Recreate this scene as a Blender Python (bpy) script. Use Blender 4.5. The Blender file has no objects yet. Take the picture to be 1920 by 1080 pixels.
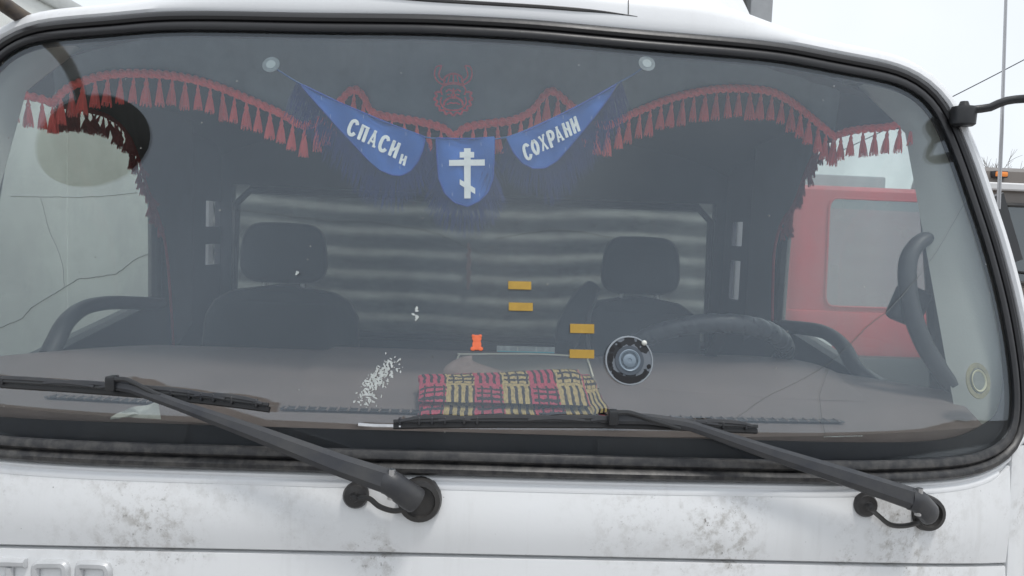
import bpy, bmesh, math, random
from mathutils import Vector, Matrix, noise
R = random.Random(7)
sc = bpy.context.scene
COL = sc.collection

# ------------------------------------------------------------------ camera
FPX = 1423.0
CAM = Vector((0.02, -1.32, 1.97))
_y, _p, _r = math.radians(2.5), math.radians(-4.0), math.radians(2.25)
FW = Vector((math.sin(_y)*math.cos(_p), math.cos(_y)*math.cos(_p), math.sin(_p)))
_ri = FW.cross(Vector((0, 0, 1))).normalized()
_up = _ri.cross(FW)
RI = _ri*math.cos(_r) + _up*math.sin(_r)
UP = _up*math.cos(_r) - _ri*math.sin(_r)
cd = bpy.data.cameras.new('camera')
cam = bpy.data.objects.new('camera', cd)
COL.objects.link(cam)
cam.matrix_world = Matrix(((RI.x, UP.x, -FW.x, CAM.x), (RI.y, UP.y, -FW.y, CAM.y), (RI.z, UP.z, -FW.z, CAM.z), (0, 0, 0, 1)))
cd.sensor_width = 36.0
cd.lens = FPX/1920*36
cd.clip_start = 0.05
cd.clip_end = 2000
sc.camera = cam

# ------------------------------------------------------------------ world: even overcast sky
SUN_EL, SUN_AZ = 69.0, 138.0
w = bpy.data.worlds.new('World')
sc.world = w
w.use_nodes = True
nt = w.node_tree
nt.nodes.clear()
def nd(t, ty, **kw):
    n = t.nodes.new(ty)
    for k, v in kw.items():
        setattr(n, k, v)
    return n
o_ = nd(nt, 'ShaderNodeOutputWorld')
bg = nd(nt, 'ShaderNodeBackground')
sky = nd(nt, 'ShaderNodeTexSky', sky_type='NISHITA', sun_disc=False)
sky.sun_elevation = math.radians(SUN_EL)
sky.sun_rotation = math.radians(SUN_AZ)
skm = nd(nt, 'ShaderNodeVectorMath', operation='SCALE')
skm.inputs['Scale'].default_value = 0.10
nt.links.new(sky.outputs[0], skm.inputs[0])
tc = nd(nt, 'ShaderNodeTexCoord')
sx = nd(nt, 'ShaderNodeSeparateXYZ')
nt.links.new(tc.outputs['Generated'], sx.inputs[0])
mx = nd(nt, 'ShaderNodeMath', operation='MAXIMUM'); mx.inputs[1].default_value = 0.0
nt.links.new(sx.outputs['Z'], mx.inputs[0])
ma = nd(nt, 'ShaderNodeMath', operation='MULTIPLY_ADD'); ma.inputs[1].default_value = 0.08; ma.inputs[2].default_value = 0.87
nt.links.new(mx.outputs[0], ma.inputs[0])
cn = nd(nt, 'ShaderNodeTexNoise'); cn.inputs['Scale'].default_value = 2.3; cn.inputs['Detail'].default_value = 4
nt.links.new(tc.outputs['Generated'], cn.inputs['Vector'])
cm = nd(nt, 'ShaderNodeMapRange'); cm.inputs['To Min'].default_value = 0.74; cm.inputs['To Max'].default_value = 1.27
nt.links.new(cn.outputs['Fac'], cm.inputs['Value'])
mm = nd(nt, 'ShaderNodeMath', operation='MULTIPLY')
nt.links.new(ma.outputs[0], mm.inputs[0]); nt.links.new(cm.outputs[0], mm.inputs[1])
ov = nd(nt, 'ShaderNodeVectorMath', operation='SCALE'); ov.inputs[0].default_value = (0.94, 0.985, 1.035)
nt.links.new(mm.outputs[0], ov.inputs['Scale'])
mixw = nd(nt, 'ShaderNodeMix', data_type='VECTOR'); mixw.inputs[0].default_value = 0.12
nt.links.new(ov.outputs[0], mixw.inputs['A']); nt.links.new(skm.outputs[0], mixw.inputs['B'])
nt.links.new(mixw.outputs['Result'], bg.inputs['Color'])
bg.inputs['Strength'].default_value = 1.0
nt.links.new(bg.outputs[0], o_.inputs[0])
sl = bpy.data.lights.new('sun', 'SUN')
sl.energy = 1.5
sl.angle = math.radians(10)
sl.color = (1.0, 0.97, 0.93)
so = bpy.data.objects.new('sun', sl)
COL.objects.link(so)
so.rotation_euler = (math.radians(90-SUN_EL), 0, math.radians(42))
sc.view_settings.view_transform = 'Standard'
sc.view_settings.look = 'None'
sc.view_settings.exposure = 0.25
sc.view_settings.gamma = 1.0
sc.cycles.max_bounces = 8
sc.cycles.transparent_max_bounces = 24
sc.cycles.sample_clamp_indirect = 6.0

# ------------------------------------------------------------------ projection helpers (measuring the place)
ZB, KR, B2, B6 = 1.58, 0.36, 0.13, 0.014
def S(x, z):
    dz = z-ZB
    return (0.20*dz+0.1375*dz*dz if dz > 0 else 0.06*dz) + B2*x*x + B6*x**6
def ray(px, py):
    return RI*((px-960)/FPX) + UP*((540-py)/FPX) + FW
def gl(px, py, off=0.0):            # point on the windshield / front skin, off = metres inward
    d = ray(px, py)
    lo, hi = 0.8, 2.3
    for _ in range(40):
        m = (lo+hi)/2
        P = CAM+d*m
        if P.y-off-S(P.x, P.z) > 0: hi = m
        else: lo = m
    return CAM+d*lo
def at(px, py, Y):
    d = ray(px, py)
    return CAM+d*((Y-CAM.y)/d.y)
def atx(px, py, X):
    d = ray(px, py)
    return CAM+d*((X-CAM.x)/d.x)
def onz(px, py, Z):
    d = ray(px, py)
    return CAM+d*((Z-CAM.z)/d.z)
def gn(x, z):                       # outward normal of the glass
    e = 1e-3
    return Vector(((S(x+e, z)-S(x-e, z))/(2*e), -1, (S(x, z+e)-S(x, z-e))/(2*e))).normalized()

# ------------------------------------------------------------------ materials
MATS = {}
def pm(name, col, rough=0.6, metal=0.0, var=0.0, vscale=8.0, bump=0.0, bscale=60.0, spec=0.5, sheen=0.0, stretch=None, var2=None):
    if name in MATS: return MATS[name]
    m = bpy.data.materials.new(name); m.use_nodes = True
    t = m.node_tree; b = t.nodes['Principled BSDF']
    b.inputs['Base Color'].default_value = (*col, 1)
    b.inputs['Roughness'].default_value = rough
    b.inputs['Metallic'].default_value = metal
    b.inputs['Specular IOR Level'].default_value = spec
    if sheen: b.inputs['Sheen Weight'].default_value = sheen
    c = nd(t, 'ShaderNodeTexCoord'); v = c.outputs['Object']
    if stretch:
        mp = nd(t, 'ShaderNodeMapping'); mp.inputs['Scale'].default_value = stretch
        t.links.new(v, mp.inputs[0]); v = mp.outputs[0]
    if var:
        n = nd(t, 'ShaderNodeTexNoise'); n.inputs['Scale'].default_value = vscale; n.inputs['Detail'].default_value = 6; n.inputs['Roughness'].default_value = 0.65
        t.links.new(v, n.inputs['Vector'])
        rp = nd(t, 'ShaderNodeValToRGB')
        d2 = var2 if var2 else tuple(x*(1-var) for x in col)
        rp.color_ramp.elements[0].position = 0.32; rp.color_ramp.elements[0].color = (*d2, 1)
        rp.color_ramp.elements[1].position = 0.68; rp.color_ramp.elements[1].color = (*[min(1, x*(1+var*0.5)) for x in col], 1)
        t.links.new(n.outputs['Fac'], rp.inputs[0]); t.links.new(rp.outputs[0], b.inputs['Base Color'])
        r2 = nd(t, 'ShaderNodeMapRange'); r2.inputs['To Min'].default_value = max(0.05, rough-0.1); r2.inputs['To Max'].default_value = min(1, rough+0.12)
        t.links.new(n.outputs['Fac'], r2.inputs['Value']); t.links.new(r2.outputs[0], b.inputs['Roughness'])
    if bump:
        n = nd(t, 'ShaderNodeTexNoise'); n.inputs['Scale'].default_value = bscale; n.inputs['Detail'].default_value = 4
        t.links.new(v, n.inputs['Vector'])
        bp = nd(t, 'ShaderNodeBump'); bp.inputs['Strength'].default_value = bump; bp.inputs['Distance'].default_value = 0.004
        t.links.new(n.outputs['Fac'], bp.inputs['Height']); t.links.new(bp.outputs[0], b.inputs['Normal'])
    MATS[name] = m
    return m

def paint(name, col, rough=0.32, dirt=1.0, thr=0.60, spots=()):
    """car paint with clusters of dark specks, a dusty film and faint runs"""
    m = bpy.data.materials.new(name); m.use_nodes = True
    t = m.node_tree; b = t.nodes['Principled BSDF']
    L = t.links.new
    c = nd(t, 'ShaderNodeTexCoord'); v = c.outputs['Object']
    def noi(scale, det=5, ro=0.6, vec=v):
        n = nd(t, 'ShaderNodeTexNoise'); n.inputs['Scale'].default_value = scale; n.inputs['Detail'].default_value = det; n.inputs['Roughness'].default_value = ro
        L(vec, n.inputs['Vector']); return n.outputs['Fac']
    def rng(x, a, bb, c0=0.0, c1=1.0):
        r = nd(t, 'ShaderNodeMapRange'); r.inputs['From Min'].default_value = a; r.inputs['From Max'].default_value = bb
        r.inputs['To Min'].default_value = c0; r.inputs['To Max'].default_value = c1
        L(x, r.inputs['Value']); return r.outputs[0]
    def mul(x, y):
        q = nd(t, 'ShaderNodeMath', operation='MULTIPLY')
        L(x, q.inputs[0])
        if isinstance(y, float): q.inputs[1].default_value = y
        else: L(y, q.inputs[1])
        return q.outputs[0]
    def mixc(f, a, bb):
        q = nd(t, 'ShaderNodeMix', data_type='RGBA'); L(f, q.inputs[0])
        if isinstance(a, tuple): q.inputs['A'].default_value = (*a, 1)
        else: L(a, q.inputs['A'])
        q.inputs['B'].default_value = (*bb, 1)
        return q.outputs['Result']
    patch = rng(noi(3.1, 3), thr-0.10, thr+0.08)
    if spots:
        sp = nd(t, 'ShaderNodeSeparateXYZ'); L(v, sp.inputs[0])
        wv = noi(9, 4)
        patch = mul(patch, 0.45)
        for (x_, z_, r_) in spots:
            cb_ = nd(t, 'ShaderNodeCombineXYZ'); L(sp.outputs['X'], cb_.inputs['X']); L(sp.outputs['Z'], cb_.inputs['Z'])
            ds = nd(t, 'ShaderNodeVectorMath', operation='DISTANCE'); L(cb_.outputs[0], ds.inputs[0]); ds.inputs[1].default_value = (x_, 0, z_)
            ad = nd(t, 'ShaderNodeMath', operation='MULTIPLY_ADD'); ad.inputs[1].default_value = -0.30; L(wv, ad.inputs[0]); L(ds.outputs['Value'], ad.inputs[2])
            mq = nd(t, 'ShaderNodeMath', operation='MAXIMUM'); L(patch, mq.inputs[0]); L(rng(ad.outputs[0], r_-0.15, r_-0.24), mq.inputs[1]); patch = mq.outputs[0]
    specks = rng(noi(95, 6, 0.75), 0.59, 0.68)
    fine = rng(noi(38, 7, 0.72), 0.47, 0.62)
    dots = rng(noi(130, 2, 0.5), 0.765, 0.80)
    mp = nd(t, 'ShaderNodeMapping'); mp.inputs['Scale'].default_value = (26, 26, 1.3); L(v, mp.inputs[0])
    runs = rng(noi(1.0, 4, 0.6, mp.outputs[0]), 0.55, 0.80)
    film = rng(noi(5.5, 5), 0.35, 0.75)
    col1 = mixc(mul(film, 0.12*dirt), col, tuple(x*0.80*y for x, y in zip(col, (1.0, 0.97, 0.92))))
    col2 = mixc(mul(runs, 0.16*dirt), col1, (0.33, 0.31, 0.28))
    col3 = mixc(mul(mul(patch, fine), 0.55*dirt), col2, (0.27, 0.245, 0.205))
    col4 = mixc(mul(mul(patch, specks), 0.85*dirt), col3, (0.12, 0.10, 0.08))
    col5 = mixc(mul(dots, 0.8*dirt), col4, (0.06, 0.055, 0.05))
    L(col5, b.inputs['Base Color'])
    L(rng(film, 0, 1, rough, rough+0.22), b.inputs['Roughness'])
    b.inputs['Coat Weight'].default_value = 0.25
    b.inputs['Coat Roughness'].default_value = 0.25
    bp = nd(t, 'ShaderNodeBump'); bp.inputs['Strength'].default_value = 0.05; bp.inputs['Distance'].default_value = 0.002
    L(noi(140, 2), bp.inputs['Height']); L(bp.outputs[0], b.inputs['Normal'])
    MATS[name] = m
    return m

def glassmat(name, dirt=0.05, tint=(0.975, 0.985, 0.98), speck=True, rough=0.0, mirror=0.0, wave=0.0, sweep=None, gtint=(0.90, 0.96, 1.0)):
    m = bpy.data.materials.new(name); m.use_nodes = True
    t = m.node_tree; t.nodes.clear(); L = t.links.new
    out = nd(t, 'ShaderNodeOutputMaterial')
    tr = nd(t, 'ShaderNodeBsdfTransparent'); tr.inputs[0].default_value = (*tint, 1)
    gs = nd(t, 'ShaderNodeBsdfGlossy'); gs.inputs['Roughness'].default_value = rough; gs.inputs[0].default_value = (*gtint, 1)
    lw = nd(t, 'ShaderNodeLayerWeight'); lw.inputs['Blend'].default_value = 0.5
    pw = nd(t, 'ShaderNodeMath', operation='POWER'); pw.inputs[1].default_value = 5.0
    L(lw.outputs['Facing'], pw.inputs[0])
    sc_ = nd(t, 'ShaderNodeMath', operation='MULTIPLY_ADD'); sc_.inputs[1].default_value = 0.9; sc_.inputs[2].default_value = 0.043+mirror
    L(pw.outputs[0], sc_.inputs[0])
    m1 = nd(t, 'ShaderNodeMixShader'); L(sc_.outputs[0], m1.inputs[0]); L(tr.outputs[0], m1.inputs[1]); L(gs.outputs[0], m1.inputs[2])
    c = nd(t, 'ShaderNodeTexCoord')
    if wave:
        nw = nd(t, 'ShaderNodeTexNoise'); nw.inputs['Scale'].default_value = 2.5; L(c.outputs['Object'], nw.inputs['Vector'])
        bp = nd(t, 'ShaderNodeBump'); bp.inputs['Strength'].default_value = wave; bp.inputs['Distance'].default_value = 0.02
        L(nw.outputs['Fac'], bp.inputs['Height']); L(bp.outputs[0], gs.inputs['Normal'])
    df = nd(t, 'ShaderNodeBsdfDiffuse'); df.inputs[0].default_value = (0.62, 0.62, 0.58, 1)
    n1 = nd(t, 'ShaderNodeTexNoise'); n1.inputs['Scale'].default_value = 3.0; n1.inputs['Detail'].default_value = 5
    L(c.outputs['Object'], n1.inputs['Vector'])
    r1 = nd(t, 'ShaderNodeMapRange'); r1.inputs['From Min'].default_value = 0.3; r1.inputs['From Max'].default_value = 0.75
    r1.inputs['To Min'].default_value = dirt*0.45; r1.inputs['To Max'].default_value = dirt*1.5
    L(n1.outputs['Fac'], r1.inputs['Value'])
    f = r1.outputs[0]
    if sweep:
        sp = nd(t, 'ShaderNodeSeparateXYZ'); L(c.outputs['Object'], sp.inputs[0])
        def mth(op, a, b_):
            q = nd(t, 'ShaderNodeMath', operation=op)
            for i_, x_ in enumerate((a, b_)):
                if isinstance(x_, (int, float)): q.inputs[i_].default_value = x_
                else: L(x_, q.inputs[i_])
            return q.outputs[0]
        def ss(x_, a, b_):
            q = nd(t, 'ShaderNodeMapRange'); q.interpolation_type = 'SMOOTHSTEP'; q.inputs['From Min'].default_value = a; q.inputs['From Max'].default_value = b_
            q.inputs['To Min'].default_value = 1.0; q.inputs['To Max'].default_value = 0.0; L(x_, q.inputs['Value']); return q.outputs[0]
        wob = mth('MULTIPLY', mth('SUBTRACT', n1.outputs['Fac'], 0.5), 0.10)
        tot = None
        for (px_, pz_) in sweep:
            dx_ = mth('SUBTRACT', sp.outputs['X'], px_); dz_ = mth('SUBTRACT', sp.outputs['Z'], pz_)
            rr_ = mth('ADD', mth('SQRT', mth('ADD', mth('MULTIPLY', dx_, dx_), mth('MULTIPLY', dz_, dz_)), 0.0), wob)
            s_ = mth('MULTIPLY', ss(rr_, 0.74, 0.90), ss(mth('ADD', dx_, wob), 0.0, 0.16))
            tot = s_ if tot is None else mth('MAXIMUM', tot, s_)
        q = nd(t, 'ShaderNodeMapRange'); q.inputs['To Min'].default_value = 3.4; q.inputs['To Max'].default_value = 0.75; L(tot, q.inputs['Value'])
        f = mth('MULTIPLY', f, q.outputs[0])
    if speck:
        vo = nd(t, 'ShaderNodeTexVoronoi'); vo.inputs['Scale'].default_value = 34.0
        L(c.outputs['Object'], vo.inputs['Vector'])
        s1 = nd(t, 'ShaderNodeMapRange'); s1.inputs['From Min'].default_value = 0.085; s1.inputs['From Max'].default_value = 0.03
        L(vo.outputs['Distance'], s1.inputs['Value'])
        sr = nd(t, 'ShaderNodeSeparateColor'); L(vo.outputs['Color'], sr.inputs[0])
        s2 = nd(t, 'ShaderNodeMath', operation='GREATER_THAN'); s2.inputs[1].default_value = 0.90; L(sr.outputs[0], s2.inputs[0])
        s3 = nd(t, 'ShaderNodeMath', operation='MULTIPLY'); L(s1.outputs[0], s3.inputs[0]); L(s2.outputs[0], s3.inputs[1])
        s4 = nd(t, 'ShaderNodeMath', operation='MULTIPLY_ADD'); s4.inputs[1].default_value = 0.55; L(s3.outputs[0], s4.inputs[0]); L(f, s4.inputs[2])
        f = s4.outputs[0]
    m2 = nd(t, 'ShaderNodeMixShader'); L(f, m2.inputs[0]); tl = nd(t, 'ShaderNodeBsdfTranslucent'); tl.inputs[0].default_value = (0.62, 0.62, 0.58, 1); md_ = nd(t, 'ShaderNodeMixShader'); md_.inputs[0].default_value = 0.5; L(df.outputs[0], md_.inputs[1]); L(tl.outputs[0], md_.inputs[2])
    L(m1.outputs[0], m2.inputs[1]); L(md_.outputs[0], m2.inputs[2])
    L(m2.outputs[0], out.inputs[0])
    MATS[name] = m
    return m

_sp = [(gl(a, b).x, gl(a, b).z, r) for a, b, r in ((190, 905, 0.07), (260, 965, 0.12), (345, 985, 0.07), (1350, 1000, 0.11), (1400, 960, 0.06), (1680, 1010, 0.12), (1580, 1035, 0.08), (1900, 940, 0.07), (700, 1040, 0.06))]
WHITE = paint('white_paint', (0.80, 0.812, 0.82), 0.30, 1.0, 0.60, _sp)
WHITE_T = paint('white_paint_roof', (0.80, 0.812, 0.825), 0.30, 0.35, 0.66)
WHITE_B = paint('white_box_panel', (0.80, 0.81, 0.78), 0.45, 0.45, 0.62)
RED = paint('red_truck_paint', (0.46, 0.030, 0.036), 0.30, 0.25, 0.66)
DARKTRUCK = paint('dark_truck_paint', (0.15, 0.13, 0.115), 0.3, 0.3, 0.64)
GLASS = glassmat('windshield_glass', 0.0095, mirror=0.016, sweep=((0.87, 1.48), (-0.09, 1.49)), gtint=(0.79, 0.89, 1.0))
GLASS2 = glassmat('side_glass', 0.19, (0.93, 0.97, 0.95), False)
GLASS3 = glassmat('dark_glass', 0.03, (0.35, 0.4, 0.4), False, 0.02, 0.10)
RUB = pm('rubber_seal', (0.022, 0.022, 0.024), 0.42, 0, 0.35, 14, 0.15, 90, 0.5, 0, None, (0.05, 0.047, 0.043))
RUBD = pm('rubber_dusty', (0.035, 0.036, 0.038), 0.55, 0, 0.5, 9, 0.25, 70, 0.5, 0, (1, 1, 3), (0.16, 0.15, 0.135))
FRIT = pm('black_glass_border', (0.012, 0.013, 0.018), 0.5, 0, 0.3, 30)
BLK = pm('black_plastic', (0.025, 0.026, 0.028), 0.38, 0, 0.3, 20, 0.04, 80)
BLKW = pm('weathered_black_metal', (0.022, 0.024, 0.030), 0.42, 0, 0.45, 16, 0.06, 90, 0.5, 0, None, (0.052, 0.052, 0.053))
STEEL = pm('bare_steel', (0.62, 0.62, 0.62), 0.3, 1.0, 0.2, 40)
DASH = pm('dash_plastic', (0.155, 0.130, 0.122), 0.62, 0, 0.14, 6, 0.08, 160, 0.35)
DASHD = pm('dark_dash_plastic', (0.03, 0.03, 0.032), 0.6, 0, 0.2, 20)
PILLAR = pm('pillar_trim', (0.36, 0.38, 0.35), 0.65, 0, 0.08, 9, 0.1, 200)
FABD = pm('dark_curtain_fabric', (0.045, 0.05, 0.062), 0.9, 0, 0.25, 14, 0.1, 90, 0.2, 0.3)
FABV = pm('valance_fabric', (0.17, 0.205, 0.225), 0.9, 0, 0.2, 14, 0.1, 90, 0.2, 0.3)
HEAD = pm('headliner_fabric', (0.055, 0.059, 0.07), 0.95, 0, 0.15, 10, 0.05, 60)
SEATM = pm('seat_fabric', (0.028, 0.029, 0.033), 0.9, 0, 0.25, 25, 0.1, 90, 0.2, 0.15)
REDT = pm('red_braid', (0.90, 0.13, 0.115), 0.8, 0, 0.3, 60, 0.4, 300, 0.2, 0.3)
REDD = pm('red_tassel_thread', (0.92, 0.15, 0.135), 0.85, 0, 0.35, 50, 0.6, 260, 0.2, 0.3, (1, 1, 0.08))
EMB = pm('red_embroidery', (0.85, 0.10, 0.12), 0.85, 0, 0.3, 90, 0.4, 400)
BLUE = pm('blue_satin', (0.022, 0.125, 0.46), 0.55, 0, 0.12, 12, 0.12, 260, 0.4, 0.2)
NAVY = pm('navy_fringe', (0.012, 0.022, 0.13), 0.85, 0, 0.3, 30)
LETW = pm('white_print', (0.85, 0.89, 0.88), 0.6, 0, 0.08, 50)
TAPE = pm('amber_tape', (0.42, 0.26, 0.04), 0.45, 0, 0.12, 60)
ORANGE = pm('orange_plastic', (0.80, 0.17, 0.07), 0.4, 0, 0.1, 40)
BROWN = pm('brown_felt', (0.20, 0.155, 0.14), 0.95, 0, 0.25, 30, 0.4, 200)
PAPER = pm('white_tissue', (0.44, 0.455, 0.42), 0.9, 0, 0.14, 30, 0.5, 120)
RESID = pm('glue_residue', (0.50, 0.53, 0.52), 0.8, 0, 0.2, 80)
GLASSLINEM = pm('crack_or_reflection_line', (0.05, 0.055, 0.05), 0.6)
GREY = pm('grey_rubber_cup', (0.20, 0.235, 0.27), 0.35, 0, 0.25, 60)
GREY2 = pm('grey_mat', (0.185, 0.175, 0.155), 0.8, 0, 0.12, 20)
CREAM = pm('cream_piping', (0.62, 0.60, 0.50), 0.7)
GALV = pm('galvanised_sheet', (0.20, 0.205, 0.195), 0.55, 0.15, 0.5, 7, 0.3, 40, 0.5, 0, (1, 1, 2.5), (0.085, 0.083, 0.075))
RUST = pm('rust', (0.20, 0.075, 0.045), 0.9, 0, 0.4, 40)
AMBER = pm('amber_lens', (0.95, 0.30, 0.06), 0.25, 0, 0.1, 40)
WOOD = pm('pole_wood', (0.16, 0.13, 0.10), 0.9, 0, 0.3, 6)
BARK = pm('bare_bark', (0.22, 0.205, 0.19), 0.9, 0, 0.3, 12)
LETM = pm('silver_letter_paint', (0.56, 0.57, 0.58), 0.35, 0.15, 0.12, 20)
GRIP = pm('grey_grip_plastic', (0.045, 0.048, 0.05), 0.5, 0, 0.15, 12)
TYRE = pm('tyre_rubber', (0.03, 0.03, 0.03), 0.85, 0, 0.3, 20)
GREYP = pm('grey_metal_post', (0.30, 0.31, 0.32), 0.5, 0.2, 0.2, 6)
GROUND = pm('frozen_dirt_ground', (0.42, 0.41, 0.40), 0.95, 0, 0.45, 0.6, 0.5, 3)
HALLM = pm('hall_sheet_metal', (0.055, 0.058, 0.066), 0.75, 0, 0.25, 0.7)
YELL = pm('yellow_label', (0.75, 0.52, 0.04), 0.5)

# ------------------------------------------------------------------ mesh helpers
class MB:
    def __init__(s): s.v = []; s.f = []; s.uv = None
    def add(s, vs, fs):
        n = len(s.v); s.v += [Vector(a) for a in vs]; s.f += [tuple(i+n for i in f) for f in fs]; return s
    def grid(s, rows, closed_u=False, closed_v=False):
        nr, nc = len(rows), len(rows[0]); n = len(s.v)
        for r in rows: s.v += [Vector(a) for a in r]
        for i in range(nr if closed_v else nr-1):
            for j in range(nc if closed_u else nc-1):
                a, b = i, (i+1) % nr; c, d = j, (j+1) % nc
                s.f.append((n+a*nc+c, n+a*nc+d, n+b*nc+d, n+b*nc+c))
        return s
    def tube(s, pts, r, n=8, closed=False, cap=True, flat=1.0, ref=None):
        pts = [Vector(p) for p in pts]; k = len(pts)
        rr = r if callable(r) else (lambda t: r)
        rows = []; prev = None
        for i, p in enumerate(pts):
            if closed: tg = (pts[(i+1) % k]-pts[i-1])
            else: tg = pts[min(i+1, k-1)]-pts[max(i-1, 0)]
            tg.normalize()
            if ref is not None: a = Vector(ref)
            elif prev is None: a = Vector((0, 0, 1)) if abs(tg.z) < 0.9 else Vector((1, 0, 0))
            else: a = prev
            a = (a-tg*a.dot(tg)).normalized(); prev = a
            b = tg.cross(a)
            q = rr(i/max(1, k-1))
            rows.append([p+a*(math.cos(2*math.pi*j/n)*q*flat)+b*(math.sin(2*math.pi*j/n)*q) for j in range(n)])
        base = len(s.v)
        s.grid(rows, True, closed)
        if cap and not closed:
            s.f.append(tuple(base+j for j in range(n))[::-1]); s.f.append(tuple(base+(k-1)*n+j for j in range(n)))
        return s
    def lathe(s, prof, c, ax=(0, 0, 1), n=24, wob=None, cap=True):
        ax = Vector(ax).normalized(); c = Vector(c)
        a = ax.orthogonal().normalized(); b = ax.cross(a)
        rows = []
        for (r, h) in prof:
            rows.append([c+ax*h+(a*math.cos(2*math.pi*j/n)+b*math.sin(2*math.pi*j/n))*(max(r, 1e-5)*(wob(j, n) if wob else 1)) for j in range(n)])
        base = len(s.v)
        s.grid(rows, True, not cap)
        if cap:
            s.f.append(tuple(base+j for j in range(n))[::-1]); s.f.append(tuple(base+(len(prof)-1)*n+j for j in range(n)))
        return s
    def strip(s, pts, wid, hei, nor, closed=False, bev=0.35):
        """bar with a bevelled rectangular section; nor = outward direction (height side)"""
        pts = [Vector(p) for p in pts]; k = len(pts); rows = []
        fw_ = wid if callable(wid) else (lambda t: wid); fh = hei if callable(hei) else (lambda t: hei)
        for i, p in enumerate(pts):
            tg = (pts[(i+1) % k]-pts[i-1]) if closed else pts[min(i+1, k-1)]-pts[max(i-1, 0)]
            tg.normalize()
            nn = nor(p) if callable(nor) else Vector(nor)
            nn = (nn-tg*nn.dot(tg)).normalized(); sd = tg.cross(nn)
            t = i/max(1, k-1); W, H = fw_(t)/2, fh(t); e = bev*min(W, H)
            rows.append([p+sd*a+nn*h for a, h in ((-W, 0), (-W, H-e), (-W+e, H), (W-e, H), (W, H-e), (W, 0))])
        base = len(s.v)
        s.grid(rows, True, closed)
        if not closed:
            s.f.append(tuple(base+j for j in range(6))[::-1]); s.f.append(tuple(base+(k-1)*6+j for j in range(6)))
        return s
    def box(s, c, size, bev=0.0, seg=2, rot=None):
        bm = bmesh.new(); bmesh.ops.create_cube(bm, size=1)
        bmesh.ops.scale(bm, vec=size, verts=bm.verts)
        if bev: bmesh.ops.bevel(bm, geom=bm.edges[:], offset=bev, segments=seg, profile=0.5, affect='EDGES')
        M = Matrix.Translation(Vector(c)) @ (rot.to_4x4() if rot is not None else Matrix.Identity(4))
        bmesh.ops.transform(bm, matrix=M, verts=bm.verts)
        bm.verts.index_update(); n = len(s.v)
        s.v += [v.co.copy() for v in bm.verts]; s.f += [tuple(v.index+n for v in f.verts) for f in bm.faces]
        bm.free(); return s
    def prism(s, poly, ext):
        """poly: 3-D outline (planar), ext: extrusion vector"""
        n = len(s.v); k = len(poly); ext = Vector(ext)
        s.v += [Vector(p) for p in poly]+[Vector(p)+ext for p in poly]
        s.f.append(tuple(range(n, n+k))); s.f.append(tuple(range(n+2*k-1, n+k-1, -1)))
        for i in range(k): j = (i+1) % k; s.f.append((n+i, n+k+i, n+k+j, n+j))
        return s
    def sphere(s, c, r, n=14, m=10):
        c = Vector(c); r = (r, r, r) if isinstance(r, (int, float)) else r
        prof = [(math.sin(math.pi*i/m), -math.cos(math.pi*i/m)) for i in range(m+1)]
        rows = [[c+Vector((r[0]*a*math.cos(2*math.pi*j/n), r[1]*a*math.sin(2*math.pi*j/n), r[2]*h)) for j in range(n)] for a, h in prof]
        return s.grid(rows, True)
ORIG = {}
def build(name, mb, mat, parent=None, smooth=True, angle=40):
    me = bpy.data.meshes.new(name)
    o = ORIG.get(parent, Vector((0, 0, 0)))
    me.from_pydata([tuple(v-o) for v in mb.v], [], mb.f)
    if mb.uv:
        ul = me.uv_layers.new(name='UVMap')
        for l in me.loops: ul.data[l.index].uv = mb.uv[l.vertex_index]
    me.materials.append(mat)
    bm = bmesh.new(); bm.from_mesh(me); bmesh.ops.recalc_face_normals(bm, faces=bm.faces)
    if smooth:
        for f in bm.faces: f.smooth = True
        for e in bm.edges:
            if len(e.link_faces) == 2 and e.calc_face_angle(0) > math.radians(angle): e.smooth = False
    bm.to_mesh(me); bm.free()
    ob = bpy.data.objects.new(name, me); COL.objects.link(ob)
    if parent is not None:
        ob.parent = parent
    ORIG[ob] = o
    return ob
def inst(src, parent, loc, rot=None, scale=None):
    o = src.copy(); COL.objects.link(o); o.parent = parent
    o.location = Vector(loc)-ORIG.get(parent, Vector((0, 0, 0)))
    if rot is not None: o.rotation_euler = rot
    if scale is not None: o.scale = scale
    ORIG[o] = ORIG.get(parent, Vector((0, 0, 0)))
    return o
def tag(o, label, cat, group=None, kind=None):
    if label: o['label'] = label
    if cat: o['category'] = cat
    if group: o['group'] = group
    if kind: o['kind'] = kind
    return o
def thing(name, loc, label, cat, group=None):
    o = bpy.data.objects.new(name, None); COL.objects.link(o); o.location = loc; o.empty_display_size = 0.1
    ORIG[o] = Vector(loc)
    return tag(o, label, cat, group)
def lerp(a, b, t): return a+(b-a)*t
def resample(pts, n=None, step=None, smooth=True):
    """Catmull-Rom resample of a 3-D polyline"""
    P = [Vector(p) for p in pts]; out = []
    for i in range(len(P)-1):
        p0 = P[i-1] if i else P[0]*2-P[1]; p1, p2 = P[i], P[i+1]; p3 = P[i+2] if i+2 < len(P) else P[-1]*2-P[-2]
        for k in range(12):
            t = k/12
            if smooth: out.append(0.5*((2*p1)+(p2-p0)*t+(2*p0-5*p1+4*p2-p3)*t*t+(3*p1-p0-3*p2+p3)*t**3))
            else: out.append(p1.lerp(p2, t))
    out.append(P[-1].copy())
    L = [0]
    for i in range(1, len(out)): L.append(L[-1]+(out[i]-out[i-1]).length)
    n = n or max(2, int(L[-1]/step)+1); res = []; j = 0
    for i in range(n):
        d = L[-1]*i/(n-1)
        while j < len(L)-2 and L[j+1] < d: j += 1
        res.append(out[j].lerp(out[j+1], (d-L[j])/max(1e-9, L[j+1]-L[j])))
    return res

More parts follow.
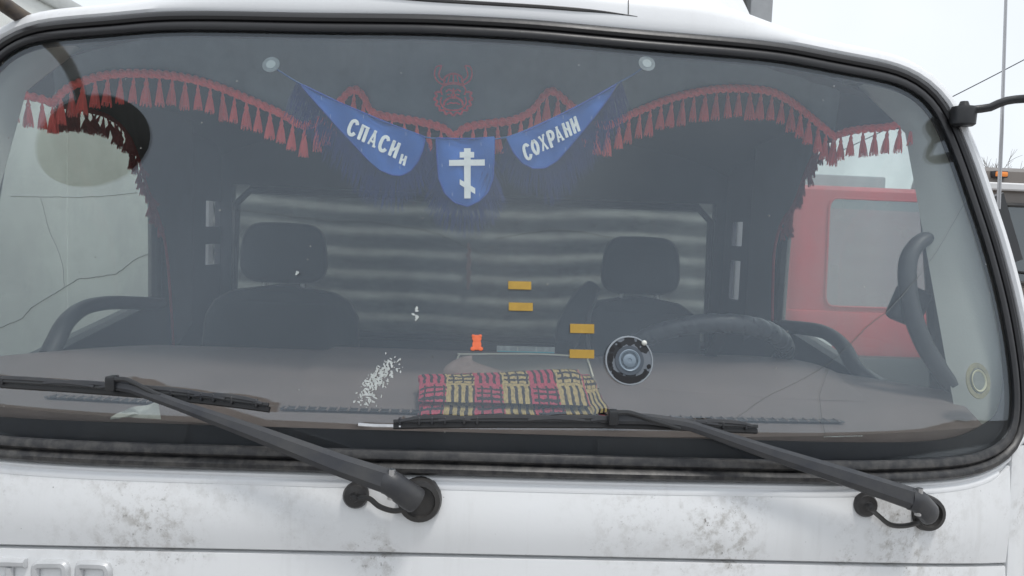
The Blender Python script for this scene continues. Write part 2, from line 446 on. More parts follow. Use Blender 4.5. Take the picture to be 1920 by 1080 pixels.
# ================================================================== SETTING
g = MB(); n_ = 24
g.grid([[(-400+800*j/n_, -400+800*i/n_, 0) for j in range(n_+1)] for i in range(n_+1)])
tag(build('ground', g, GROUND), None, None, None, 'structure')

# ================================================================== THE TRUCK
truck = thing('truck', (0, 1.2, 0), 'white truck cab seen from the front with two wipers below its windshield', 'truck')
# --- outline of the windshield opening (right half measured, left half mirrored)
half = [(1000, 68), (1200, 86), (1450, 108), (1555, 127), (1661, 147), (1703, 161), (1749, 197), (1777, 253), (1802, 317), (1823, 380),
        (1850, 462), (1880, 578), (1896, 670), (1903, 745), (1898, 808), (1878, 834), (1846, 850), (1799, 862), (1626, 870), (1341, 866), (1100, 860)]
hp = [gl(*p) for p in half]
hp = [(p.x, p.z) for p in hp]
hp = [(0, gl(878, 61).z)]+hp+[(0, gl(878, 853).z)]
out2 = resample([Vector((x, z, 0)) for x, z in hp], n=121)
loop = [(p.x, p.y) for p in out2]+[(-p.x, p.y) for p in out2[-2:0:-1]]
for _ in range(3):
    loop = [((loop[i-1][0]+2*loop[i][0]+loop[(i+1) % len(loop)][0])/4, (loop[i-1][1]+2*loop[i][1]+loop[(i+1) % len(loop)][1])/4) for i in range(len(loop))]
NL = len(loop)
lnor = []
for i in range(NL):
    tx, tz = loop[(i+2) % NL][0]-loop[i-2][0], loop[(i+2) % NL][1]-loop[i-2][1]
    l = math.hypot(tx, tz); lnor.append((-tz/l, tx/l))
if lnor[0][1] < 0: lnor = [(-a, -b) for a, b in lnor]
def lp(i, s, d):            # loop point offset outward by s in the skin, d metres towards the viewer
    x, z = loop[i]; nx, nz = lnor[i]
    X, Z = x+nx*s, z+nz*s
    return Vector((X, S(X, Z)-d, Z))
ZC = 1.98
def ringrows(off_y, smax=None):
    rows = []
    for q in range(1, 15):
        t = q/14
        rows.append([Vector((loop[i][0]*t, S(loop[i][0]*t, ZC+(loop[i][1]-ZC)*t)+off_y, ZC+(loop[i][1]-ZC)*t)) for i in range(NL)])
    return rows
mb = MB()
ro = ringrows(0.0); ri_ = ringrows(0.006)
mb.grid(ro, True); b0 = len(mb.v); mb.v.append(Vector((0, S(0, ZC), ZC)))
for j in range(NL): mb.f.append((b0, (j+1) % NL, j))
n0 = len(mb.v); mb.grid(ri_, True); b1 = len(mb.v); mb.v.append(Vector((0, S(0, ZC)+0.006, ZC)))
for j in range(NL): mb.f.append((b1, n0+j, n0+(j+1) % NL))
for j in range(NL):
    a = 13*NL+j; b = 13*NL+(j+1) % NL
    mb.f.append((a, b, n0+b, n0+a))
wind = build('windshield', mb, GLASS, truck)
# black ceramic border behind the edge of the glass
mb = MB(); rows = []
def fritw(i):
    nz = lnor[i][1]
    bt = max(0, -nz); tp = max(0, nz)
    return 0.014+0.021*bt**1.5+0.006*tp+(0.075*abs(lnor[i][0]*nz) if nz < 0 else 0)
fw2 = [fritw(i) for i in range(NL)]
for _ in range(12): fw2 = [(fw2[i-1]+fw2[i]+fw2[(i+1) % NL])/3 for i in range(NL)]
for q in range(4):
    rows.append([lp(i, 0.01-(fw2[i]+0.01)*q/3, -0.010) for i in range(NL)])
for q in range(4):
    rows.append([lp(i, 0.01-(fw2[i]+0.01)*(3-q)/3, -0.013) for i in range(NL)])
mb.grid(rows, True, True)
build('glass_border', mb, FRIT, wind)
# rubber seal: two ribs
prof = [(-0.007, 0.0), (-0.006, 0.006), (0.0, 0.010), (0.007, 0.011), (0.011, 0.008), (0.0125, 0.003), (0.014, 0.0025), (0.016, 0.009), (0.022, 0.0145), (0.029, 0.0145), (0.034, 0.010), (0.036, 0.0), (0.036, -0.02)]
mb = MB(); mb.grid([[lp(i, s, d) for i in range(NL)] for s, d in prof], True)
SEALM = pm('seal_rubber', (0.016, 0.016, 0.017), 0.40, 0, 0.3, 14, 0.12, 60)
t_ = SEALM.node_tree; b_ = t_.nodes['Principled BSDF']; c_ = nd(t_, 'ShaderNodeTexCoord'); s_ = nd(t_, 'ShaderNodeSeparateXYZ'); t_.links.new(c_.outputs['Object'], s_.inputs[0])
r_ = nd(t_, 'ShaderNodeMapRange'); r_.inputs['From Min'].default_value = 1.66; r_.inputs['From Max'].default_value = 1.55; t_.links.new(s_.outputs['Z'], r_.inputs['Value'])
n_ = nd(t_, 'ShaderNodeTexNoise'); n_.inputs['Scale'].default_value = 45; n_.inputs['Detail'].default_value = 8; n_.inputs['Roughness'].default_value = 0.7; t_.links.new(c_.outputs['Object'], n_.inputs['Vector'])
q_ = nd(t_, 'ShaderNodeMapRange'); q_.inputs['From Min'].default_value = 0.42; q_.inputs['From Max'].default_value = 0.74; t_.links.new(n_.outputs['Fac'], q_.inputs['Value'])
u_ = nd(t_, 'ShaderNodeMath', operation='MULTIPLY'); t_.links.new(r_.outputs[0], u_.inputs[0]); t_.links.new(q_.outputs[0], u_.inputs[1])
x_ = nd(t_, 'ShaderNodeMix', data_type='RGBA'); x_.inputs['A'].default_value = (0.018, 0.018, 0.02, 1); x_.inputs['B'].default_value = (0.085, 0.081, 0.075, 1)
t_.links.new(u_.outputs[0], x_.inputs[0]); t_.links.new(x_.outputs['Result'], b_.inputs['Base Color'])
build('window_seal', mb, SEALM, truck)
# body skin round the glass: narrow pillar edge at the sides, roof brow on top
psid = [(0.033, -0.014), (0.036, 0.001), (0.042, 0.006), (0.049, 0.005), (0.054, 0.000), (0.060, -0.012), (0.066, -0.04), (0.072, -0.10), (0.076, -0.17), (0.078, -0.24), (0.079, -0.27)]
ptop = [(0.033, -0.014), (0.036, 0.001), (0.044, 0.006), (0.060, 0.006), (0.080, 0.003), (0.100, -0.004), (0.122, -0.022), (0.145, -0.07), (0.168, -0.20), (0.186, -0.42), (0.196, -0.62)]
pbot = [(0.033, -0.014), (0.036, -0.002), (0.041, 0.004), (0.0445, 0.004), (0.046, 0.0005), (0.049, 0.0005), (0.051, 0.004), (0.054, 0.006), (0.058, 0.006), (0.060, 0.006), (0.062, 0.004)]
mb = MB(); rows = []
wt = []
for i in range(NL):
    nz = lnor[i][1]; wt.append(max(0, min(1, (nz-0.25)/0.6))*(1 if abs(loop[i][0]) < 0.47 else lerp(1, 0.16, (abs(loop[i][0])-0.47)/0.22) if abs(loop[i][0]) < 0.69 else 0.14))
for _ in range(6): wt = [(wt[i-1]+wt[i]+wt[(i+1) % NL])/3 for i in range(NL)]
wb = [max(0, min(1, (-lnor[i][1]-0.6)/0.35)) for i in range(NL)]
for q in range(len(psid)):
    r_ = []
    for i in range(NL):
        s_ = lerp(lerp(psid[q][0], ptop[q][0], wt[i]), pbot[q][0], wb[i]); d_ = lerp(lerp(psid[q][1], ptop[q][1], wt[i]), pbot[q][1], wb[i])
        r_.append(lp(i, s_, d_) if lnor[i][1] <= 0.05 else Vector((loop[i][0]+lnor[i][0]*s_, S(loop[i][0], loop[i][1])+KR*min(s_, 0.05)*max(0, lnor[i][1])-d_, loop[i][1]+lnor[i][1]*s_)))
    rows.append(r_)
mb.grid(rows, True)
FRAME_MB = mb
build('cab_frame', mb, WHITE_T, truck)
# front panel below the glass
XS = gl(1885, 990).x
bot_idx = [i for i in range(NL) if lnor[i][1] < -0.5 and abs(loop[i][0]) <= 1.2]
def zbot(x):
    best = min(bot_idx, key=lambda i: abs(loop[i][0]-x)); return loop[best][1]
_q = [gl(1000, 1041), gl(1500, 1052), gl(1885, 1055)]
_u = [p.x*p.x for p in _q]
def zseam_(x):
    u = x*x; z = 0.0
    for i in range(3):
        t = 1.0
        for j in range(3):
            if j != i: t *= (u-_u[j])/(_u[i]-_u[j])
        z += _q[i].z*t
    return z
def panel(x0, x1, ztop, zlow, ny=14, nx=60, dy=0.0):
    rows = []
    for i in range(ny+1):
        t = i/ny; r_ = []
        for j in range(nx+1):
            x = lerp(x0, x1, j/nx)
            zt = ztop(x); z = lerp(zt, zlow(x), t)
            y = S(x, z)-0.005-0.010*math.sin(math.pi*min(1, t*1.0))*0.8-dy
            r_.append(Vector((x, y, z)))
        rows.append(r_)
    fold = [Vector((p.x, p.y+0.03, p.z-0.004)) for p in rows[-1]]; rr = rows+[[Vector((p.x, p.y+0.004, p.z-0.003)) for p in rows[-1]], fold]
    top_ = [Vector((p.x, p.y+0.02, p.z)) for p in rows[0]]
    rr = [top_]+rr
    rr = [[Vector((r[0].x, r[0].y+0.03, r[0].z))]+r+[Vector((r[-1].x, r[-1].y+0.03, r[-1].z))] for r in rr]
    m = MB(); m.grid(rr); return m
def zt_front(x): return zbot(x)-0.060
build('front_panel', panel(-XS, XS, zt_front, lambda x: zseam_(x)+0.003), WHITE, truck)
low = build('grille_panel', panel(-XS, XS, lambda x: zseam_(x)-0.006, lambda x: 0.95, 10, 60), WHITE, truck)
# dark gap body behind the seams
mb = MB(); mb.grid([[Vector((lerp(-1.12, 1.12, j/40), S(lerp(-1.12, 1.12, j/40), 1.5)+0.028, z)) for j in range(41)] for z in (0.6, 1.0, 1.3, 1.52)])
build('inner_panel', mb, DASHD, truck)
for sgn in (-1, 1):
    mb = MB(); rows = []
    for z in [0.95+0.62*i/14 for i in range(15)]:
        r_ = []
        for (dx, dy) in ((0.004, 0.03), (0.004, 0.002), (0.006, -0.003), (0.02, -0.001), (0.045, 0.012), (0.075, 0.04), (0.10, 0.085), (0.125, 0.15), (0.13, 0.30)):
            x = XS+dx
            r_.append(Vector((sgn*x, S(XS, min(z, ZB))+dy, z)))
        rows.append(r_)
    mb.grid(rows); build('corner_panel', mb, WHITE, truck)
# lower bumper, wheels (the cab stands on them)
mb = MB(); mb.box((0, 0.12, 0.72), (2.36, 0.4, 0.42), 0.06, 3); build('bumper', mb, BLK, truck)
mb = MB(); mb.box((0, 3.0, 0.78), (0.9, 6.0, 0.2), 0.02); build('chassis', mb, BLKW, truck)
for sgn in (-1, 1):
    for yy in (1.0, 4.8):
        mb = MB(); mb.lathe([(0.16, -0.13), (0.40, -0.14), (0.455, -0.10), (0.46, 0), (0.455, 0.10), (0.40, 0.14), (0.16, 0.13)], (sgn*0.98, yy, 0.46), (1, 0, 0), 28)
        wh = build('wheel', mb, TYRE, truck)
        mb = MB(); mb.lathe([(0.02, -0.145), (0.20, -0.10), (0.24, -0.145), (0.24, 0.145), (0.20, 0.10), (0.02, 0.145)], (sgn*0.98, yy, 0.46), (1, 0, 0), 20)
        build('rim', mb, GREYP, wh)
# raised letters on the panel
def lpt(px, py): return gl(px, py, -0.006)
def letter(paths, closed):
    m = MB()
    for pts, cl in zip(paths, closed):
        P = [lpt(*p) for p in pts]
        m.strip(P, 0.0150, 0.012, (0, -1, 0.05), cl, 0.55)
    return m
def rr_path(x0, y0, x1, y1, r):
    out = []
    for cx_, cy_, a0 in ((x1-r, y0+r, -90), (x1-r, y1-r, 0), (x0+r, y1-r, 90), (x0+r, y0+r, 180)):
        for k in range(5):
            a = math.radians(a0+90*k/4); out.append((cx_+r*math.cos(a), cy_+r*math.sin(a)))
    return out
build('letter', letter([[(-12, 1052), (53, 1054)], [(22, 1061), (22, 1130)]], [False, False]), LETM, low)
build('letter', letter([rr_path(70, 1056, 126, 1128, 9)], [True]), LETM, low)
build('letter', letter([[(152, 1132), (152, 1064), (153, 1058), (159, 1057), (194, 1058), (202, 1061), (205, 1068), (205, 1086), (201, 1092), (194, 1094), (161, 1094)], [(180, 1102), (204, 1131)]], [False, False]), LETM, low)
# roof, cargo body, fairing
mb = MB(); rows = []
for y, z in ((0.42, 2.44), (0.54, 2.525), (0.66, 2.552), (0.75, 2.565), (1.0, 2.58), (1.4, 2.585), (1.98, 2.57), (2.02, 2.52), (2.02, 2.40)):
    rows.append([Vector((1.16*math.copysign(abs(math.sin(a))**0.7, math.sin(a)), y, (z-0.20*abs(math.copysign(abs(math.sin(a))**0.7, math.sin(a)))**4) if z > 2.43 else z-0.2*abs(math.sin(a))**2.8)) for a in [math.radians(-90+180*j/40) for j in range(41)]])
mb.grid(rows); build('roof', mb, WHITE_T, truck)
from mathutils.bvhtree import BVHTree
def skin_hit(mbx, px, py):
    bv = BVHTree.FromPolygons([tuple(v) for v in mbx.v], mbx.f)
    h = bv.ray_cast(CAM, ray(px, py).normalized())[0]
    return h
# fairing (air deflector) standing on the roof: open lower edge
mb = MB(); rows = []
for (t, y0, zz) in ((0, 0.66, 0.0), (0.15, 0.67, 0.03), (0.5, 0.80, 0.17), (0.8, 1.0, 0.34), (1, 1.3, 0.52)):
    r_ = []
    for j in range(-24, 25):
        u = j/24; x = (0.90-0.04*t)*math.copysign(abs(u)**0.8, u)
        y = y0+0.45*abs(u)**4
        z = 2.576+zz+0.02*(1-u*u)*(1-t)+(0.0 if t else -0.0)
        r_.append(Vector((x, y, z)))
    rows.append(r_)
back = [Vector((p.x, 1.35, p.z)) for p in rows[-1]]
inn = [Vector((p.x*0.985, p.y+0.02, p.z+0.004)) for p in rows[0]]
mb.grid([inn]+rows+[back])
fair = build('roof_fairing', mb, WHITE_T, truck)
mb = MB(); P = [q for q in [skin_hit(FRAME_MB, *p) for p in ((640, -14), (720, -7), (800, 0), (900, 6), (1000, 12), (1080, 18), (1135, 23), (1195, 31))] if q]
mb.tube(resample(P, n=50), lambda t: 0.0042*min(1, (1-t)*4+0.15), 6); build('brow_gap_shadow', mb, RUB, truck)  # dark tube on the brow stands for the shadow gap under the fairing
mb = MB(); P = [q for q in [skin_hit(FRAME_MB, *p) for p in ((1178, 27), (1178, 14), (1178, 0), (1178, -12))] if q]; mb.tube(P, 0.0012, 5); build('brow_seam', mb, RUB, truck)
# cargo body behind the cab with corrugated front sheet
YB = 2.34
mb = MB(); rows = []
nz_ = 260
for i in range(nz_+1):
    z = 0.95+2.6*i/nz_
    y = YB
    rows.append([Vector((x, y+0.009*math.sin(2*math.pi*(z+0.013*math.sin(x*2.6+z)+0.006*math.sin(x*7))/0.104)+0.006*math.sin(x*5+z*2), z)) for x in [-1.28+2.56*j/48 for j in range(49)]])
mb.grid(rows); cw = build('cargo_front_sheet', mb, GALV, truck)
mb = MB()
a = [at(880+R.uniform(-3, 3), y, YB-0.024) for y in range(455, 550, 8)]
mb.strip(a, lambda t: 0.012+0.010*math.sin(t*3), 0.003, (0, -1, 0)); build('rust_streak', mb, RUST, cw)
mb = MB(); mb.box((0, YB+3.4, 2.25), (2.58, 6.7, 2.6), 0.02); build('cargo_body', mb, WHITE_B, truck)
for sgn in (-1, 1):
    mb = MB(); mb.box((sgn*1.30, YB+0.0, 2.25), (0.11, 0.12, 2.62), 0.012); build('corner_post', mb, GREYP, truck)

# ------------------------------------------------------------------ cab interior
XD = 1.075
mb = MB(); rows = []
for y, z in ((0.36, 2.405), (0.45, 2.425), (0.8, 2.45), (1.3, 2.45), (1.85, 2.43), (1.955, 2.38)):
    rows.append([Vector((x, y+(0.12*x*x if y < 0.5 else 0), z-0.10*x**4)) for x in [-1.10+2.2*j/20 for j in range(21)]])
mb.grid(rows); build('headliner', mb, HEAD, truck)
# rear wall with window
YR = 1.96
wl, wr = at(432, 372, YR), at(1338, 650, YR)
wx0, wx1, wz1, wz0 = -1.03, 1.03, at(880, 364, YR).z, 1.50
mb = MB()
mb.box((0, YR, (2.46+wz1)/2), (2.2, 0.05, 2.46-wz1), 0.0)
mb.box((0, YR, (0.9+wz0)/2), (2.2, 0.05, wz0-0.9), 0.0)
for sgn in (-1, 1): mb.box((sgn*(1.03+1.1)/2, YR, (wz1+wz0)/2), (0.07, 0.05, wz1-wz0), 0.0)
rear = build('rear_wall', mb, HEAD, truck)
mb = MB(); mb.box((0, YR, (wz1+wz0)/2), (2.06, 0.005, wz1-wz0), 0.0); build('rear_window', mb, GLASS2, rear)
mb = MB()
e = 0.02
mb.tube([(x, YR-0.03, z) for x, z in ((wx0+e, wz0+e), (wx0+e, wz1-0.08), (wx0+0.08, wz1-e), (wx1-0.08, wz1-e), (wx1-e, wz1-0.08), (wx1-e, wz0+e))], 0.018, 8, True); build('window_gasket', mb, RUB, rear)
# floor and front bulkhead (closes the cab)
mb = MB(); mb.box((0, 1.05, 0.92), (2.2, 1.86, 0.05)); build('cab_floor', mb, DASHD, truck)
# side walls: doors with window opening, wall behind
for sgn in (-1, 1):
    sl_ = lambda y: 1.60+0.125*(y-0.5)
    YD = 1.33
    ys = [0.30, 0.42, 0.6, 0.8, 1.0, YD+0.02]
    mb = MB()
    rows_o = [[Vector((sgn*(XD+0.05), y, z)) for z in (0.85, 1.2, sl_(y))] for y in ys]
    for dx in (0.05, -0.01):
        mb.grid([[Vector((sgn*(XD+dx-(0.03 if dx < 0 and k == 1 else 0)), y, z)) for k, z in enumerate((0.85, 1.2, sl_(y)-0.01, sl_(y)))] for y in ys])
    mb.grid([[Vector((sgn*(XD+dx), y, sl_(y))) for y in ys] for dx in (0.05, 0.02, -0.01)])
    door = build('door', mb, DASHD, truck)
    # window frame round the opening
    mb = MB()
    fp = [(0.36, sl_(0.36)), (0.44, 1.95), (0.52, 2.22), (0.60, 2.33), (0.75, 2.37), (YD-0.08, 2.37), (YD-0.02, 2.30), (YD, 1.95), (YD+0.005, sl_(YD))]
    mb.tube(resample([(sgn*(XD+0.02), y, z) for y, z in fp], n=60), 0.022, 8)
    build('window_frame', mb, RUB, door)
    mb = MB(); pl = [Vector((sgn*(XD+0.022), y, z)) for y, z in fp]; mb.prism(pl, (sgn*0.004, 0, 0)); build('side_window', mb, GLASS2, door)
    # rail above the door and the wall behind it
    mb = MB(); mb.box((sgn*(XD-0.01), 1.40, 2.375), (0.06, 1.10, 0.05)); build('door_rail', mb, HEAD, truck)
    mb = MB()
    if sgn < 0: sa = atx(386, 410, -XD).y; sb = atx(406, 410, -XD).y; z1, z2, z3, z4 = 1.80, 1.885, 1.955, 2.06
    else: sb = atx(1388, 500, XD).y; sa = atx(1377, 500, XD).y; sa, sb = min(sa, sb), max(sa, sb); z1, z2, z3, z4 = 1.74, 1.90, 1.96, 2.06
    lo_, hi_ = sorted((sa, sb))
    hi_ = min(hi_+0.05, YR-0.02)
    xw = sgn*(XD+0.008)
    mb.box((xw, (YD+0.02+lo_)/2, 1.65), (0.016, lo_-YD-0.02, 1.6)); mb.box((xw, (hi_+2.0)/2, 1.65), (0.016, 2.0-hi_, 1.6))
    for a_, b_ in ((0.85, z1), (z2, z3), (z4, 2.45)): mb.box((xw, (lo_+hi_)/2, (a_+b_)/2), (0.016, hi_-lo_, b_-a_))
    build('pillar_wall', mb, HEAD, truck)
    # grab handle on the door
    hpx = [(92, 664), (104, 640), (124, 604), (156, 578), (200, 568), (250, 568), (300, 570)] if sgn < 0 else [(1648, 728), (1622, 708), (1600, 684), (1580, 648), (1548, 624), (1510, 616), (1470, 612)]
    hy = [0.50, 0.52, 0.57, 0.66, 0.78, 0.92, 1.06]
    P = [at(a, b, y) for (a, b), y in zip(hpx, hy)]
    mb = MB(); mb.tube(resample(P, n=40), 0.024, 12, flat=0.8); build('grab_handle', mb, GRIP, door)
    # windshield pillar trim
    mb = MB(); rows = []
    idx = [i for i in range(NL) if loop[i][0]*sgn > 0.9 and 1.60 < loop[i][1] < 2.36 and abs(lnor[i][0]) > 0.2]
    idx.sort(key=lambda i: loop[i][1])
    for i in idx:
        o1 = lp(i, 0.012, -0.018); z = o1.z
        ix = sgn*(1.012-0.10*(z-2.178)); iy = 0.425+0.275*(z-2.178)
        if z > 2.25: ix -= sgn*(z-2.25)*0.9
        i1 = Vector((ix, max(iy, o1.y+0.03), z))
        md = (o1+i1)/2+Vector((-sgn*0.012, -0.008, 0))
        rows.append([o1, o1.lerp(md, .6), md, md.lerp(i1, .6), i1, i1+Vector((sgn*0.012, 0.02, 0)), i1+Vector((sgn*0.07, 0.03, 0))])
    mb.grid(rows); pil = build('windshield_pillar', mb, PILLAR, truck)
    # grab bar on the pillar
    gp = [(1782, 432), (1752, 442), (1722, 456), (1703, 488), (1702, 540), (1712, 592), (1732, 644), (1760, 690), (1786, 724)]
    if sgn > 0:
        P = [at(a, b, lerp(0.40, 0.30, k/8)) for k, (a, b) in enumerate(gp)]
        mb = MB(); mb.tube(resample(P, n=48), 0.021, 12, flat=0.8); build('pillar_grip', mb, GRIP, pil)
        mb = MB(); c = at(1703, 572, 0.40); mb.box(c, (0.072, 0.05, 0.088), 0.014, 3, Matrix.Rotation(0.35, 3, 'Y')); build('switch_box', mb, GRIP, pil)
# dashboard
def dashz(y): return 1.610+0.045*min(1, max(0, (y-0.05)/0.5))
def backy(x):
    a = abs(x)
    return 0.64 if a < 0.78 else lerp(0.64, 0.36, ((a-0.78)/0.30)**1.5 if a < 1.08 else 1)
mb = MB(); cols = []
for j in range(-44, 45):
    x = 1.085*j/44
    yf = S(x, 1.60)+0.018; yb = backy(x)
    c = []
    c.append(Vector((x, yf, 1.50)))
    for k in range(13):
        y = lerp(yf, yb, k/12)
        zz = dashz(lerp(0.03, 0.64, k/12))+0.006*math.sin(math.pi*k/12)
        if -0.36 < x < 0.34: zz += 0.010*min(1, k/6)
        c.append(Vector((x, y, zz)))
    c.append(Vector((x, yb+0.012, c[-1].z-0.006))); c.append(Vector((x, yb+0.018, c[-1].z-0.025))); c.append(Vector((x, yb+0.0, 1.40))); c.append(Vector((x, yb-0.1, 1.0)))
    cols.append(c)
mb.grid(cols); dash = build('dashboard', mb, DASH, truck)
DBV = BVHTree.FromPolygons([tuple(v) for v in mb.v], mb.f)
def dh(px, py, h=0.0):
    d = ray(px, py).normalized(); o0 = gl(px, py, 0.012)
    q = DBV.ray_cast(o0, d)[0]
    if q is None or q.y > 0.75: q = gl(px, py, 0.03)
    return q.lerp(CAM, h/(CAM.z-q.z)) if h else q
# vent slots: dark strip with slats
vs = MB(); vs.box((0, 0, 0), (0.022, 0.030, 0.006), 0.002, 1)
def vent(px0, py0, px1, py1, n):
    z = 1.6285
    A, B = dh(px0, py0, 0.0), dh(px1, py1, 0.0)
    m = MB(); m.strip([dh(lerp(px0, px1, k/20), lerp(py0, py1, k/20))+Vector((0, 0, 0.003)) for k in range(21)], 0.022, 0.002, (0, 0, 1)); base = build('vent_strip', m, DASHD, dash)
    first = None
    for k in range(n):
        p = dh(lerp(px0, px1, (k+0.5)/n), lerp(py0, py1, (k+0.5)/n))+Vector((0, 0, 0.005))
        m = MB(); m.box(p, ((B-A).length/n*0.22, 0.026, 0.005), 0.0015, 1, Matrix.Rotation(math.atan2((B-A).y, (B-A).x), 3, 'Z'))
        build('vent_slat', m, DASH, base)
vent(90, 746, 290, 757, 12)
vent(528, 768, 800, 776, 14)
vent(1232, 787, 1578, 793, 18)
# driver hood over the instruments
mb = MB()
hz = []
for j in range(25):
    x = lerp(0.33, 0.93, j/24); u = (j/24-0.5)*2; h = 0.018*(1-abs(u)**4)
    hz.append([Vector((x, lerp(0.30, 0.65, k/8), dashz(lerp(0.30, 0.65, k/8))+h*math.sin(math.pi/2*min(1, k/5))+0.002) ) for k in range(9)]+[Vector((x, 0.668, dashz(0.6)+h-0.01)), Vector((x, 0.66, 1.50))])
mb.grid(hz); build('instrument_hood', mb, DASH, dash)
# steering wheel
wc = Vector((0.632, 0.70, 1.655)); RW = 0.215
ax = Vector((0, 0.55, 0.835)).normalized(); e1 = Vector((1, 0, 0)); e2 = ax.cross(e1).normalized()
mb = MB(); rows = []
NS = 288
for i in range(NS):
    a = 2*math.pi*i/NS; rd = e1*math.cos(a)+e2*math.sin(a)
    q = []
    for j in range(14):
        b = 2*math.pi*j/14
        ph = (i/NS*36+0.28*math.sin(b)) % 1.0
        r_ = 0.0250*(0.90+0.10*min(1, 5*min(ph, 1-ph)))
        q.append(wc+rd*(RW+r_*math.cos(b))+ax*(r_*math.sin(b)))
    rows.append(q)
mb.grid(rows, True, True); sw = build('steering_wheel', mb, pm('wheel_cover_leather', (0.055, 0.06, 0.066), 0.28, 0, 0.2, 30), truck, True, 60)
mb = MB(); mb.lathe([(0.02, -0.09), (0.06, -0.07), (0.075, -0.03), (0.07, 0.0), (0.05, 0.012), (0.001, 0.016)], wc-ax*0.02, ax, 24); build('hub', mb, BLK, sw)
for a in (20, 160, 270):
    rd = e1*math.cos(math.radians(a))+e2*math.sin(math.radians(a))
    mb = MB(); mb.strip([wc+rd*0.06-ax*0.03, wc+rd*0.13-ax*0.02, wc+rd*0.20], 0.03, 0.012, ax); build('spoke', mb, BLK, sw)
mb = MB(); mb.tube([wc-ax*0.08, wc-ax*0.45-Vector((0, 0.05, 0.1))], 0.035, 12); build('steering_column', mb, BLK, sw)
# seats
def rbox(c, size, bev, seg=5, rot=None):
    m = MB(); m.box(c, size, bev, seg, rot); return m
for cxp, cyp, Y, hw, kind in ((533, 474, 1.16, 0.272, 0), (1201, 498, 1.22, 0.262, 1)):
    c = at(cxp, cyp, Y)
    tilt = Matrix.Rotation(math.radians(-8), 3, 'X')
    # shoulders: rounded trapezoid slab
    wbk = 0.50 if kind == 0 else 0.43
    topz = c.z-0.105; mbk = MB(); rows = []
    prof_w = [(0.0, 0.15), (0.02, 0.66), (0.05, 0.86), (0.10, 0.97), (0.2, 1.0), (0.5, 1.02), (0.75, 1.0), (0.86, 0.9)]
    for dz, wf in prof_w:
        W = wbk/2*wf; D = 0.075 if dz > 0.03 else 0.045
        ring = []
        for k in range(28):
            a = 2*math.pi*k/28
            ca, sa_ = math.cos(a), math.sin(a)
            ring.append(Vector((c.x+W*math.copysign(abs(ca)**0.55, ca), c.y+0.02-0.10*dz+D*math.copysign(abs(sa_)**0.6, sa_)-(0.0 if abs(ca) < 0.7 else 0.01), topz-dz)))
        rows.append(ring)
    mbk.grid(rows, True); mbk.f.append(tuple(range(28))); seat = build('seat', mbk, SEATM, truck)
    m = MB(); rows = []
    for k in range(13):
        t = -math.pi/2+math.pi*k/12
        zz = 0.098*math.copysign(abs(math.sin(t))**0.62, math.sin(t)); sc2 = abs(math.cos(t))**0.42 if abs(math.cos(t)) > 1e-4 else 0.02
        rows.append([Vector((c.x+hw/2*(1.0-0.07*(zz/0.1))*sc2*math.copysign(abs(math.cos(a))**0.6, math.cos(a)), c.y+0.055*sc2*math.copysign(abs(math.sin(a))**0.7, math.sin(a)), c.z+zz)) for a in [2*math.pi*q/28 for q in range(28)]])
    m.grid(rows, True); build('headrest', m, SEATM, seat)
    for sx_ in (-0.06, 0.06):
        m = MB(); m.tube([(c.x+sx_, c.y, c.z-0.16), (c.x+sx_, c.y, c.z-0.06)], 0.007, 8); build('headrest_post', m, STEEL, seat)
    build('seat_cushion', rbox((c.x, c.y-0.22, topz-0.80), (wbk+0.02, 0.55, 0.16), 0.06), SEATM, seat)
    build('seat_base', rbox((c.x, c.y-0.2, (topz-0.88+0.945)/2), (0.40, 0.42, max(0.05, topz-0.88-0.945)), 0.01, 1), BLK, seat)
    if kind:
        P = [at(1112, 540, Y-0.05), at(1095, 560, Y-0.08), at(1078, 590, Y-0.12), at(1066, 620, Y-0.18), at(1058, 655, Y-0.26)]
        m = MB(); m.tube(resample(P, n=24), lambda t: 0.030+0.012*math.sin(t*3), 12); build('armrest', m, SEATM, seat)
        P = [at(1122, 545, Y-0.085), at(1106, 590, Y-0.085), at(1103, 640, Y-0.09), at(1112, 700, Y-0.1)]
        m = MB(); m.strip(resample(P, n=20), 0.012, 0.003, (0, -1, 0.2)); build('seat_belt', m, pm('belt_web', (0.10, 0.105, 0.11), 0.7), seat)

